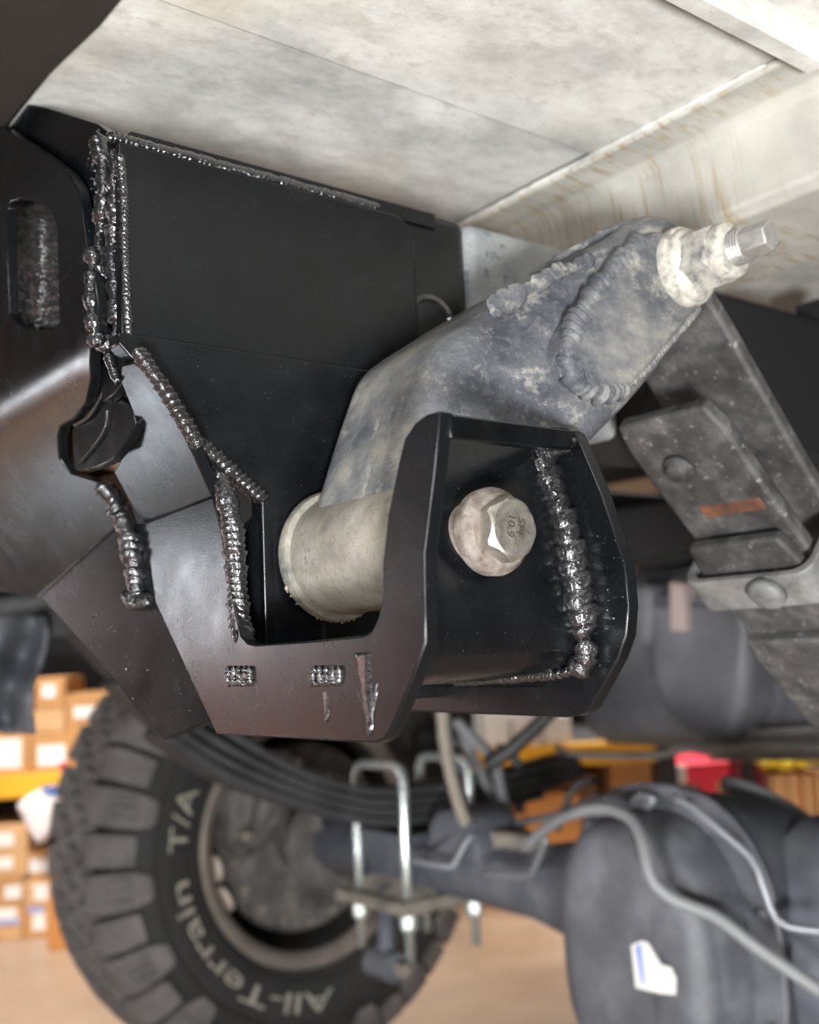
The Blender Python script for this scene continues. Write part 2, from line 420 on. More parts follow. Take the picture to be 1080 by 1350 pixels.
# floor panel: a corrugated sheet, ribs run fore and aft
px_ = [(-1.9, 0), (-1.02, 0), (-1.005, .008), (-.80, .008), (-.785, .006), (-.62, .006), (-.486, .006), (-.4815, 0), (-.335, 0), (-.05, 0), (.05, .0), (.08, 0)]
V = []; Fc = []
for y in (.15, 3.0):
    for x, dz in px_: V.append((x, y, ZB + dz))
    for x, dz in px_: V.append((x, y, ZB + dz + .004))
n = len(px_)
for i in range(n - 1):
    Fc += [(i, i + 1, 2 * n + i + 1, 2 * n + i), (n + i, 3 * n + i, 3 * n + i + 1, n + i + 1)]
    Fc += [(i, n + i, n + i + 1, i + 1), (2 * n + i, 2 * n + i + 1, 3 * n + i + 1, 3 * n + i)]
Fc += [(0, 2 * n, 3 * n, n), (n - 1, 2 * n - 1, 4 * n - 1, 3 * n - 1)]
obj('floor_panel', V, Fc, 'bed', bed)
def crossmember(y0, mat, parent):
    pr = [(y0, ZB - .001), (y0 + .001, ZB - .006), (y0 + .030, ZB - .007), (y0 + .037, ZB - .013), (y0 + .045, ZB - .060), (y0 + .053, ZB - .066),
          (y0 + .165, ZB - .066), (y0 + .175, ZB - .058), (y0 + .185, ZB - .006), (y0 + .21, ZB - .001)]
    V = [(x, y, z) for x in (-1.85, .06) for y, z in pr]; k = len(pr)
    Fc = [(i, (i + 1) % k, k + (i + 1) % k, k + i) for i in range(k)] + [tuple(range(k))[::-1], tuple(range(k, 2 * k))]
    return obj('crossmember', V, Fc, mat, parent, bevel=.002)
crossmember(.548, 'cross', bed)
crossmember(1.25, 'sill', bed)
crossmember(1.95, 'sill', bed)
weld([(-1.0, .549, ZB - .002), (-.7, .549, ZB - .002), (-.34, .549, ZB - .002)], .0022, 'bed', bed, pitch=.02, name='seam_sealer', seed=4)
# hat channel that ends at the crossmember
hp = [(-.331, 0), (-.328, -.004), (-.318, -.012), (-.307, -.012), (-.304, -.004), (-.303, 0)]
V = []; Fc = []; k = len(hp)
for y in (.22, .556):
    for t in (0, .0022):
        for x, dz in hp: V.append((x, y, ZB - .001 + dz * 1.25 + t))
for i in range(k - 1):
    Fc += [(i, i + 1, 2 * k + i + 1, 2 * k + i), (k + i, 3 * k + i, 3 * k + i + 1, k + i + 1), (i, k + i, k + i + 1, i + 1), (2 * k + i, 2 * k + i + 1, 3 * k + i + 1, 3 * k + i)]
Fc += [(0, 2 * k, 3 * k, k), (k - 1, 2 * k - 1, 4 * k - 1, 3 * k - 1)]
obj('hat_channel', V, Fc, 'bed', bed)
# dark rear sill (wavy lower lip), along x at the back of the bed
V = []; Fc = []
xs = [-1.9 + i * .03 for i in range(66)]
for x in xs:
    wob = .003 * math.tanh((x + .55) / .02)
    pr = [(.206 + wob, ZB + .004), (.206 + wob, ZB - .001), (.203 + wob, ZB - .004), (.16, ZB - .004), (.135, ZB - .002), (.135, ZB + .06)]
    V += [(x, y, z) for y, z in pr]
k = 6
for i in range(len(xs) - 1):
    for q in range(k): Fc.append((i * k + q, i * k + (q + 1) % k, (i + 1) * k + (q + 1) % k, (i + 1) * k + q))
Fc += [tuple(range(k)), tuple((len(xs) - 1) * k + q for q in range(k))]
obj('rear_sill', V, Fc, 'sill', bed, smooth=False)
# wheelhouse liner beyond the crossmember
liner = thing('wheel_liner', 'black wheelhouse liner behind the leaf spring at right', 'liner', (-.5, .9, .9))
V = []; Fc = []
for i in range(13):
    a = i / 12; V += [(-.483, .80 + .30 * a, ZB - .006 - .10 * a ** 2), (-.10, .80 + .30 * a, ZB - .006 - .10 * a ** 2)]
for i in range(12): Fc.append((2 * i, 2 * i + 1, 2 * i + 3, 2 * i + 2))
o = obj('shell', V, Fc, 'liner', liner, smooth=True); sm = o.modifiers.new('t', 'SOLIDIFY'); sm.thickness = .006
V = [(x, 1.10 + yy, z) for x in (-.483, -.10) for yy in (0, .02) for z in (.80, ZB - .106)]
obj('liner_wall', V, box_vf(0, 1, 0, 1, 0, 1)[1], 'liner', liner)

# ================================================================== FRAME RAILS
rail = thing('frame_rail', 'grey dusty chassis rail running forward behind the shackle arm', 'frame rail', (-.53, 1.2, .96))
# mesh split at y=.43: black paint behind, bare dusty grey, then shade painted black
def railmesh(name, y0, y1, mat, x1=-.489, x0=-.575, z0=.90, z1=1.03):
    return box(name, x0, x1, y0, y1, z0, z1, mat, rail, bevel=.008, seg=3)
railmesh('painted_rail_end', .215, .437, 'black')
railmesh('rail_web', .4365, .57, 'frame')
railmesh('shaded_rail_front', .5695, 2.9, 'liner')  # shade past the shackle arm, put into the rail's colour
lathe_x('access_hole_rim', [(-.489, .017), (-.486, .019), (-.4855, .016), (-.489, .014)], .402, .955, 'weld', rail, n=32, capped=False)
lathe_x('hole_plug', [(-.489, .0165), (-.4875, .0165)], .402, .955, 'liner', rail, n=32)
rail2 = thing('frame_rail', 'dark far-side chassis rail above the left leaf spring', 'frame rail', (-1.31, 1.2, .96))
box('rail_web', -1.345, -1.265, .25, 2.9, .90, 1.03, 'farleaf', rail2, bevel=.008)

# ================================================================== SHACKLE BRACKET (black, welded)
BY, BZ = .316, .812                       # lower pivot axis (parallel to x)
br = thing('shackle_hanger_bracket', 'glossy black welded steel shackle hanger bracket on the frame end', 'bracket', (-.42, .3, .75))
xA = -.480
# upper doubler plate on the rail side (rounded corner)
def arc(cx, cy, r, a0, a1, n=6): return [(cx + r * math.cos(math.radians(a0 + (a1 - a0) * i / n)), cy + r * math.sin(math.radians(a0 + (a1 - a0) * i / n))) for i in range(n + 1)]
yz = [(.203, .917), (.386, .917)] + arc(.371, 1.001, .015, 0, 90) + [(.203, 1.016)]
plate('doubler_plate', [(xA - .006, y, z) for y, z in yz], (.006, 0, 0), 'black', br, bevel=.001)
yz = [(.2, .9175), (.386, .9175), (.386, .735), (.276, .735), (.276, .842), (.262, .852), (.2, .912)]
plate('side_plate', [(xA - .0075, y, z) for y, z in yz], (.0115, 0, 0), 'black', br, bevel=.0008)
# return flange with a rounded rear edge
yz = [(.320, .742), (.320, .838), (.274, .838), (.274, .742)]
plate('return_flange', [(xA - .022, y, z) for y, z in yz], (.0265, 0, 0), 'black', br, bevel=.011, seg=6)
# rear plate (notched, carries the near flange)
YB = .25
pxB = [(580, 541), (573, 615), (559, 731), (560, 800), (561, 847), (540, 905), (515, 962), (508, 974), (496, 980), (440, 977), (285, 968), (246, 884), (205, 795),
       (190, 690), (280, 655), (292, 700), (302, 760), (312, 815), (318, 838), (326, 847), (336, 850), (410, 845), (480, 838), (490, 832), (498, 815), (504, 790),
       (504, 745), (511, 680), (525, 611), (533, 578), (546, 558), (562, 546)]
plate('rear_plate', [ony(x, y, YB) for x, y in pxB], (0, .0066, 0), 'black', br, bevel=.0009, seg=3)
# upper folded panel (leans back towards the rear going up)
zc = ony(235, 672, YB).z
prT = lambda z: YB - (z - zc) * .80 if z > zc else YB
pxT = [(190, 690), (280, 655), (262, 615), (245, 578), (226, 545), (207, 512), (190, 488), (176, 478), (160, 482), (158, 500), (168, 525), (176, 545), (175, 575), (160, 605), (150, 622), (165, 650), (180, 672)]
plate('folded_panel', [onprof(x, y, prT) for x, y in pxT], (0, .006, .003), 'black', br, bevel=.0008)
# bolt wall: rounded rectangular tube section with the bolt in it
xC = -.365
V = []; Fc = []
prC = [(xC - .018, .868), (xC - .013, .862), (xC + .007, .768), (xC + .004, .7585), (xC - .004, .752), (xC - .014, .748), (xC - .060, .744), (xC - .060, .750), (xC - .014, .754), (xC - .006, .759), (xC + .001, .768), (xC - .019, .862), (xC - .023, .868)]
k = len(prC)
for y in (.302, .386):
    for x, z in prC: V.append((x, y if y > .35 else .316 - .040 * min(1, max(0, (.862 - z) / .09)), z))
Fc = [(i, (i + 1) % k, k + (i + 1) % k, k + i) for i in range(k)] + [tuple(range(k))[::-1], tuple(range(k, 2 * k))]
obj('bolt_wall', V, Fc, 'black', br, bevel=.0015, seg=3, ang=20)
# top bar bridging the two flanges
p0 = ony(596, 545, YB + .006); p1 = ony(757, 567, .384)
V = []
for (p, y) in ((p0, YB + .005), (p1, .384)):
    V += [(p.x, y, p.z), (p.x, y, p.z - .010), (p.x - (.006 if y < .3 else .018), y, p.z - .008), (p.x - (.006 if y < .3 else .018), y, p.z)]
obj('top_bar', V, [(0, 1, 5, 4), (1, 2, 6, 5), (2, 3, 7, 6), (3, 0, 4, 7), (0, 3, 2, 1), (4, 5, 6, 7)], 'black', br, bevel=.001)
# front flange (far pentagon plate)
YD = .385
pxD = [(720, 562), (752, 564), (765, 570), (775, 590), (800, 650), (830, 740), (833, 760), (836, 800), (833, 838), (822, 870), (785, 935), (770, 944), (750, 946), (545, 938), (470, 930), (470, 903), (725, 903), (722, 700), (715, 570)]
# right-hand outline is the rear face; thickness runs forward
plate('front_flange', [ony(x - 7, y, YD) for x, y in pxD], (0, .0075, 0), 'black', br, bevel=.0012, seg=3)
# left bent plate with the slot
zb = ony(60, 480, .197).z
def prL(z):
    y0 = .197
    if z > zb: return y0
    d = zb - z
    return y0 + .80 * (d - .016 * (1 - math.exp(-d / .016)))
pxL = [(-40, 172), (0, 166), (40, 192), (70, 213), (92, 232), (103, 250), (108, 280), (113, 320), (118, 348), (124, 360), (128, 400), (128, 440), (119, 462), (120, 500), (113, 532), (97, 552), (80, 562),
       (76, 575), (78, 605), (92, 624), (118, 632), (140, 640), (160, 668), (172, 700), (160, 700), (48, 785), (20, 783), (-40, 778)]
slot = [(10, 274), (14, 266), (28, 262), (52, 267), (66, 278), (74, 296), (77, 360), (78, 425), (72, 434), (60, 437), (36, 434), (20, 426), (12, 414), (9, 340)]
plate('slotted_plate', [onprof(x, y, prL) for x, y in pxL], (0, .006, .001), 'black', br, holes=[[onprof(x, y, prL) for x, y in slot]],
      cuts=[zb + .004 - .008 * i for i in range(14)], prof=prL, bevel=.0007)
# plug weld surface seen in the slot
Vg = []; Fc = []; rnd = random.Random(5)
nu, nv_ = 26, 54
for j in range(nv_ + 1):
    for i in range(nu + 1):
        u = i / nu; v = j / nv_
        p = ony(4 + 80 * u, 256 + 186 * v, .2062)
        bulge = math.exp(-((u - .62) / .28) ** 2) * .0035 * (1 - abs(2 * v - 1) ** 4)
        rip = .0006 * abs(math.sin(v * 34 + 3 * u)) + rnd.uniform(0, .0007)
        Vg.append(p + Vector((0, -bulge - rip * (1 if u > .3 else .4), 0)))
for j in range(nv_):
    for i in range(nu):
        a = j * (nu + 1) + i; Fc.append((a, a + 1, a + nu + 2, a + nu + 1))
o = obj('plug_weld', Vg, Fc, 'weld', br, smooth=True); sm = o.modifiers.new('t', 'SOLIDIFY'); sm.thickness = .002; sm.offset = -1
# rail end cap behind the slotted plate
pxE = [(-40, 150), (0, 130), (60, 141), (128, 163), (158, 186), (170, 460), (182, 478), (150, 520), (135, 530), (128, 470), (60, 480), (-40, 470)]
plate('rail_end_cap', [ony(x, y, .209) for x, y in pxE], (0, .006, 0), 'black', br, bevel=.0008)
# lower pointed gusset
pxG = [(52, 786), (160, 690), (200, 690), (260, 780), (292, 935), (277, 951), (240, 966), (214, 976), (203, 966), (140, 884)]
def ongus(px, py):
    y = .26
    for _ in range(30): p = ony(px, py, y); y = .262 + .176 * (p.x + .50)
    return p
plate('pointed_gusset', [ongus(x, y) for x, y in pxG], (0, .006, 0), 'black', br, bevel=.0009)
plate('fold_seam', [ongus(x, y) + Vector((0, -.0006, 0)) for x, y in ((48, 786), (158, 689), (161, 691), (52, 789))], (0, .003, 0), 'black', br, bevel=.0005)
# cut tab in the hole + brown inner wall
pxK = [(94, 566), (112, 552), (128, 536), (133, 520), (150, 520), (172, 532), (178, 556), (172, 572), (158, 592), (146, 608), (128, 616), (106, 622), (98, 620)]
plate('cut_tab', [ony(x, y, .2155) for x, y in pxK], (0, .006, 0), 'black', br, bevel=.001)
weld([ony(x, y, .214) for x, y in ((98, 560), (118, 548), (133, 523), (138, 505))], .0012, 'weld', br, seed=31, name='torch_cut_edge')
weld([ony(x, y, .214) for x, y in ((104, 610), (122, 590), (138, 565), (142, 540))], .0008, 'weld', br, seed=32, name='torch_cut_edge')
plate('brown_inner_web', [ony(x, y, .252) for x, y in ((50, 500), (185, 500), (185, 660), (50, 660))], (0, .004, 0), 'hole', br)
# --- weld beads
wb = lambda px, y, r, **k: weld([ony(a, b, y) for a, b in px], r, 'weld', br, **k)
wa = lambda px, x, r, **k: weld([onx(a, b, x) for a, b in px], r, 'weld', br, **k)
wb([(128, 178), (136, 215), (137, 262), (132, 300), (132, 345), (137, 385), (133, 430), (142, 462)], .203, .0042, seed=1, rough=.38, pitch=.0065)
wb([(150, 200), (152, 260), (149, 330), (153, 400), (152, 450)], .2055, .0036, seed=51, rough=.45, pitch=.005)
wb([(122, 330), (121, 380), (124, 425), (130, 458)], .1975, .0034, seed=52, rough=.45, pitch=.006)
wb([(140, 455), (148, 485), (156, 505)], .2035, .0024, seed=2, rough=.3)
wa([(158, 205), (163, 260), (164, 330), (167, 400), (170, 450)], xA - .001, .0026, seed=3)
weld([onprof(a, b, prT) + Vector((.0015, .002, 0)) for a, b in ((174, 462), (192, 488), (213, 518), (236, 556), (258, 592))], .0040, 'weld', br, seed=6, pitch=.0036)
wb([(262, 588), (281, 614), (296, 648), (306, 690), (311, 740), (314, 790), (318, 828), (326, 843)], YB + .0045, .0056, seed=7, pitch=.0036)
wa([(262, 586), (285, 603), (312, 628), (335, 648), (352, 660)], xA + .003, .0046, seed=8, pitch=.0034)
pl = lambda x, y: onprof(x, y, prL)
weld([pl(a, b) - Vector((0, .002, 0)) for a, b in ((138, 640), (150, 655), (163, 676))], .0056, 'weld', br, seed=9, rough=.4)
weld([ongus(a, b) - Vector((0, .002, 0)) for a, b in ((162, 672), (174, 705), (180, 740), (184, 772), (188, 792))], .0058, 'weld', br, seed=10, rough=.35, pitch=.005)
weld([ongus(a, b) - Vector((0, .002, 0)) for a, b in ((172, 786), (188, 792), (204, 788))], .0048, 'weld', br, seed=11, rough=.4)
# fillet between bolt wall and front flange, stacked dimes
wd = lambda px, **k: weld([ony(a, b, YD - .0045) for a, b in px], k.pop('r', .0062), 'weld', br, **k)
wd([(706, 596), (722, 630), (742, 690), (755, 750), (764, 805), (771, 848)], r=.0088, pitch=.0078, seed=12, rough=.16, nrm=(.5, -.85, 0))
wd([(702, 602), (714, 594), (735, 588), (757, 585)], seed=13, r=.0058, rough=.25)
wd([(768, 838), (772, 858), (768, 876), (752, 884)], seed=14, r=.0055, rough=.3)
wd([(760, 884), (720, 890), (670, 894), (600, 898)], seed=15, r=.0028)
# weld between rail and doubler along its top and right edge
weld([(xA - .005, y, 1.0195) for y in (.20, .26, .32, .365)], .0032, 'weld', br, seed=16)
weld([(xA - .007, y, z) for y, z in [(.388, .92), (.389, .99), (.384, 1.008), (.372, 1.018)]], .0024, 'black', br, seed=17)
plate('upper_lip', [(xA - .011, y, z) for y, z in ((.212, 1.017), (.41, 1.017), (.41, 1.027), (.212, 1.027))], (.004, 0, 0), 'black', br)
weld([(xA - .0015, y, .9172) for y in (.215, .3, .38)], .0008, 'black', br, seed=18, name='seam_line')
# two plug-weld rosettes and paint runs on the rear plate
for q, (cx, cy, wd_) in enumerate(((316, 893, 22), (431, 893, 26))):
    for r_ in range(5):
        t = (r_ + .5) / 5 - .5
        a = ony(cx + t * 2 * wd_ * .8, cy - 13, YB - .0002); b = ony(cx + t * 2 * wd_ * .8 - 1, cy + 13, YB - .0002)
        weld([a, (a + b) / 2, b], .0022, 'weld', br, pitch=.003, seed=40 + q * 7 + r_, rough=.3, name='stitch_weld')
def drip(px, w0, w1):
    P = resample([ony(a, b, YB) for a, b in px], .0015); V = []; Fc = []; n = len(P)
    for i_, p in enumerate(P):
        t = i_ / (n - 1); wv = (w0 + (w1 - w0) * t) * (1 if t < .85 else max(.05, math.sqrt(max(0, 1 - ((t - .85) / .15) ** 2))))
        for k in range(9):
            a = PI * k / 8; V.append(p + Vector((-wv * math.cos(a), .0004 - .0013 * math.sin(a) * (.25 + .75 * t), 0)))
    for i_ in range(n - 1):
        for k in range(8): Fc.append((i_ * 9 + k, i_ * 9 + k + 1, i_ * 9 + 10 + k, i_ * 9 + 9 + k))
    o = obj('paint_run', V, Fc, 'weld', br, smooth=True); o.modifiers.new('t', 'SOLIDIFY').thickness = .0003
drip([(429, 908), (430, 930), (431, 952)], .0044, .0016)
drip([(478, 860), (482, 900), (486, 940), (488, 968)], .0060, .0017)
drip([(470, 905), (478, 928), (484, 942)], .0012, .0008)
drip([(499, 895), (494, 925), (489, 945)], .0014, .0008)
# spatter
spatter('weld_spatter', [ony(a, b, .2055) for a, b in ((134, 180), (120, 215), (138, 300), (135, 400), (142, 460))], br, .0035, 260, .0003, .0011, (0, 1, 0), seed=1)
spatter('weld_spatter', [ony(a, b, .2045 - .002) for a, b in ((55, 300), (55, 360), (56, 425))], br, .005, 260, .0003, .0009, (0, 1, 0), seed=2)
spatter('weld_spatter', [pl(a, b) for a, b in ((60, 600), (60, 680), (110, 690), (30, 560))], br, .012, 90, .0002, .0006, (0, 1, 0), seed=3)
spatter('weld_spatter', [ongus(a, b) for a, b in ((100, 800), (140, 850), (180, 900), (245, 930))], br, .007, 70, .0002, .0006, (0, 1, 0), seed=4)
spatter('weld_spatter', [onx(a, b, xA + .0003) for a, b in ((240, 540), (300, 560), (380, 560))], br, .010, 40, .0002, .0006, (1, 0, 0), seed=5)
spatter('weld_spatter', [ony(a, b, YD - .0005) for a, b in ((800, 700), (800, 800), (780, 870))], br, .006, 60, .0002, .0006, (0, 1, 0), seed=6)
spatter('weld_spatter', [onx(a, b, xC) for a, b in ((640, 800), (700, 760), (710, 830))], br, .010, 40, .0002, .0006, (1, 0, 0), seed=7)

# ================================================================== SHACKLE ARM
arm = thing('spring_shackle', 'dusty grey cast steel spring shackle arm between bolt and nut', 'shackle', (-.41, .4, .88))
yzA = [(.291, .822), (.304, .858), (.316, .887), (.325, .905), (.338, .916), (.352, .925), (.369, .936), (.398, .954), (.427, .972), (.452, .988), (.468, .999), (.485, 1.005), (.503, 1.002), (.517, .991), (.523, .975),
       (.521, .957), (.510, .943), (.49, .925), (.47, .906), (.45, .889), (.43, .872), (.405, .850), (.37, .828), (.345, .806), (.325, .791), (.303, .793), (.291, .806)]
loopA = resample([Vector((0, y, z)) for y, z in yzA] + [Vector((0, *yzA[0]))], .004)[:-1]
V, Fc = pillow_vf(loopA, (1, 0, 0), -.468, -.384, .018, 8)
V = [Vector((v.x + .015 * min(1, max(0, (v.y - .375) / .07)), v.y, v.z)) for v in V]
o = obj('arm_body', V, Fc, 'steel', arm, smooth=True)
# boss cap over the upper eye
pxc = [(752, 488), (748, 455), (762, 420), (785, 385), (812, 352), (842, 320), (870, 304), (896, 318), (916, 350), (926, 392), (905, 425), (875, 462), (842, 500), (815, 515), (780, 512)]
lc = resample([onx(a, b, -.363) for a, b in pxc] + [onx(*pxc[0], -.363)], .003)[:-1]
V, Fc = pillow_vf([Vector((0, p.y, p.z)) for p in lc], (1, 0, 0), -.385, -.3625, .004, 4)
obj('boss_cap', V, Fc, 'steel', arm, smooth=True)
weld([onx(a, b, -.3675) for a, b in ((845, 318), (808, 356), (780, 392), (757, 432), (749, 474), (762, 506), (795, 518), (824, 512))], .0058, 'steel', arm, pitch=.0042, seed=21, rough=.2, nrm=(1, 0, 0))
weld([onx(a, b, -.3665) for a, b in ((822, 512), (850, 488), (885, 448), (922, 405))], .0024, 'steel', arm, pitch=.003, seed=22)
weld([onx(a, b, -.374) for a, b in ((648, 408), (695, 382), (740, 358), (785, 340))], .0048, 'steel', arm, pitch=.009, seed=23, rough=.4, nrm=(1, 0, 0), flat=.22)
weld([onx(a, b, -.390) for a, b in ((700, 362), (745, 336), (800, 305), (838, 290))], .0022, 'steel', arm, pitch=.02, seed=24, name='casting_ridge')
# upper eye barrel behind the nut
NY, NZ = onx(905, 352, -.36).y, onx(905, 352, -.36).z
lathe_x('upper_eye', [(-.478, .022), (-.47, .025), (-.385, .025), (-.378, .022)], NY, NZ, 'steel', arm, n=40)
# lower bushing sleeve
lathe_x('bushing_sleeve', [(-.470, .0285), (-.466, .0305), (-.40, .0305), (-.384, .030), (-.380, .027)], BY, BZ, 'sleeve', arm, n=48)
lathe_x('bushing_lip', [(-.4735, .028), (-.4725, .0335), (-.470, .0345), (-.4665, .0335), (-.4655, .028)], BY, BZ, 'lip', arm, n=48, capped=False)
lathe_x('bushing_rubber', [(-.4752, .020), (-.4748, .031), (-.4725, .0325), (-.470, .027)], BY, BZ, 'rubber', arm, n=48)
spatter('caked_sand', [(-.4705, BY + .0325 * math.cos(a), BZ + .0325 * math.sin(a)) for a in [math.radians(200 + 12 * i) for i in range(12)]], arm, .0012, 260, .0006, .002, (1, 0, 0), 'caked', seed=9)

# ================================================================== LOWER FLANGE BOLT
BYB = .323
fb = thing('flange_bolt', 'aged zinc hex flange bolt with SPF 10.9 stamp in the black bracket', 'bolt', (xC, BYB, BZ))
xW = -.3575
lathe_x('bolt_washer', [(-.376, .0150), (xW - .001, .0150), (xW - .001, .010)], BYB, BZ, 'boltrust', fb, n=48)
lathe_x('flange', [(xW - .001, .0196), (xW + .0035, .0200), (xW + .0055, .0194), (xW + .0085, .0165), (xW + .0085, .010)], BYB, BZ, 'boltrust', fb, n=56)
def hexhead(name, x0, x1, ra, cy, cz, rot, mat, parent, cham=.0028, flare=True):
    """hex prism with chamfered crown: 12 points round so corners dip lower than flats"""
    n = 48; V = []; Fc = []; rows = []
    def hr(a):
        b = (a - rot) % (PI / 3) - PI / 6; return ra / math.cos(b)
    rc = ra * 1.03
    rows.append((lambda a: x0, hr)); rows.append((lambda a: x1 - cham * max(0, (hr(a) - rc * .955) / (ra * .155)) ** 1 * 1.25 - .0002, hr))
    rows.append((lambda a: x1 - .0001, lambda a: rc * .90)); rows.append((lambda a: x1, lambda a: rc * .86))
    for fx, fr in rows:
        for k in range(n):
            a = 2 * PI * k / n; V.append((fx(a), cy + fr(a) * math.cos(a), cz + fr(a) * math.sin(a)))
    for i in range(len(rows) - 1):
        for k in range(n): Fc.append((i * n + k, i * n + (k + 1) % n, (i + 1) * n + (k + 1) % n, (i + 1) * n + k))
    Fc += [tuple(range(n))[::-1], tuple((len(rows) - 1) * n + k for k in range(n))]
    o = obj(name, V, Fc, mat, parent, recalc=True)
    o.data.polygons.foreach_set('use_smooth', [True] * len(o.data.polygons)); o.data.set_sharp_from_angle(angle=math.radians(24))
    return o
xF = -.3405
hexhead('hex_head', xW + .004, xF, .0132, BYB, BZ, math.radians(27), 'bolt', fb)
# stamped lettering: text turned a quarter clockwise on the face
def text_mesh(s, size):
    c = bpy.data.curves.new('t', 'FONT'); c.body = s; c.size = size; c.align_x = 'CENTER'; c.align_y = 'CENTER'; c.extrude = 0
    o = bpy.data.objects.new('t', c); COL.objects.link(o)
    bpy.context.view_layer.update()
    me = bpy.data.meshes.new_from_object(o.evaluated_get(bpy.context.evaluated_depsgraph_get()))
    V = [v.co.copy() for v in me.vertices]; Fc = [tuple(p.vertices) for p in me.polygons]
    bpy.data.objects.remove(o); bpy.data.curves.remove(c); bpy.data.meshes.remove(me)
    return V, Fc
def face_text(s, size, cu, cv, name):
    # face frame seen from +x: right = +y, up = +z ; the text is turned clockwise
    V, Fc = text_mesh(s, size); a = math.radians(-102); Q = []
    for v in V:
        x = v.x * math.cos(a) - v.y * math.sin(a) + cu; y = v.x * math.sin(a) + v.y * math.cos(a) + cv
        Q.append((xF + .0003, BYB + x, BZ + y))
    return Q, Fc
V1, F1 = face_text('SPF', .0062, .0030, .0002, 'stamp')
V2, F2 = face_text('10.9', .0062, -.0026, .0010, 'stamp')
obj('stamped_lettering', V1 + V2, F1 + [tuple(i + len(V1) for i in f) for f in F2], 'stamp', fb, recalc=False)
lathe_x('shank', [(-.50, .009), (xW + .006, .009)], BYB, BZ, 'bolt', fb, n=20)

# ================================================================== UPPER NUT AND STUD
un = thing('flange_nut', 'chalky white flange nut on the threaded stud of the shackle arm', 'nut', (-.36, NY, NZ))
x0 = -.3625
lathe_x('washer', [(x0, .0225), (x0 + .003, .0228), (x0 + .0045, .0222), (x0 + .0055, .0195)], NY, NZ, 'nut', un, n=48)
lathe_x('nut_flange', [(x0 + .005, .0205), (x0 + .0075, .0205), (x0 + .009, .0195), (x0 + .0115, .0165), (x0 + .0115, .010)], NY, NZ, 'nut', un, n=48)
hexhead('hex_nut', x0 + .008, x0 + .027,   .0160, NY, NZ, math.radians(22), 'nutflat', un, cham=.0015)
lathe_x('collar', [(x0 + .026, .0150), (x0 + .030, .0158), (x0 + .033, .0150), (x0 + .0345, .0125), (x0 + .0345, .008)], NY, NZ, 'nut', un, n=40)
pr = []
for i in range(6):
    xx = x0 + .033 + i * .0017; pr += [(xx, .0098), (xx + .00085, .0088)]
lathe_x('thread', pr, NY, NZ, 'stud', un, n=28, smooth=False)
V = []; Fc = []
for (x, r) in ((x0 + .040, .0092), (x0 + .056, .0086), (x0 + .0575, .0078)):
    for k in range(6):
        a = PI / 6 + .2 + 2 * PI * k / 6; V.append((x, NY + r * math.cos(a), NZ + r * math.sin(a)))
for i in range(2):
    for k in range(6): Fc.append((i * 6 + k, i * 6 + (k + 1) % 6, (i + 1) * 6 + (k + 1) % 6, (i + 1) * 6 + k))
Fc += [tuple(range(6))[::-1], tuple(12 + k for k in range(6))]
obj('hex_stud_tip', V, Fc, 'stud', un, bevel=.0006)

# ================================================================== LEAF SPRINGS
def leaf_strip(name, path, x0, x1, th, mat, parent, bev=.0025, taper=0):
    """Leaf: (y,z) path of the UNDERSIDE, thickness th added on the upper side."""
    P = [Vector((0, y, z)) for y, z in path]; P = resample(P, .02) if len(P) > 2 else P
    V = []; Fc = []; n = len(P)
    for i, p in enumerate(P):
        t = (P[min(n - 1, i + 1)] - P[max(0, i - 1)]).normalized(); nn = Vector((0, -t.z, t.y))
        ins = taper if i == 0 else 0
        for (x, k) in ((x0 + ins, 0), (x1 - ins, 0), (x1 - ins, 1), (x0 + ins, 1)): q = p + nn * th * k; V.append((x, q.y, q.z))
    for i in range(n - 1):
        for k in range(4): Fc.append((4 * i + k, 4 * i + (k + 1) % 4, 4 * i + 4 + (k + 1) % 4, 4 * i + 4 + k))
    Fc += [(3, 2, 1, 0), tuple(4 * n - 4 + k for k in range(4))]
    return obj(name, V, Fc, mat, parent, bevel=bev)
def spring(label, x0, x1, curves, mat, edgemat=None, grp=None):
    t = thing('leaf_spring', label, 'leaf spring', ((x0 + x1) / 2, 1.0, .55))
    for nm, path, th in curves:
        leaf_strip(nm, path, x0, x1, th, mat, t, taper=.004 if nm != 'main_leaf' else 0)
    return t
LX0, LX1 = -.455, -.380
tail = [(.90, .585), (1.0, .535), (1.085, .515), (1.3, .545), (1.6, .65)]
sp = spring('grimy steel leaf spring pack at right with clamp band and button rivet', LX0, LX1, [
    ('main_leaf', [(.505, .978), (.533, .957), (.58, .905), (.628, .852), (.70, .775), (.79, .69)] + [(y, z + .030) for y, z in tail], .011),
    ('second_leaf', [(.521, .896), (.57, .850), (.62, .806), (.70, .738), (.79, .665)] + [(y, z + .018) for y, z in tail], .011),
    ('third_leaf', [(.583, .820), (.63, .778), (.70, .718), (.79, .648)] + [(y, z + .007) for y, z in tail], .009),
    ('overload_leaf', [(.640, .757), (.70, .706), (.79, .633)] + [(y, z - .010) for y, z in tail], .013)], 'leaf')
lathe_x('spring_eye', [(LX0, .022), (LX0 + .002, .030), (LX1 - .002, .030), (LX1, .022)], NY, NZ, 'leaf', sp, n=40)
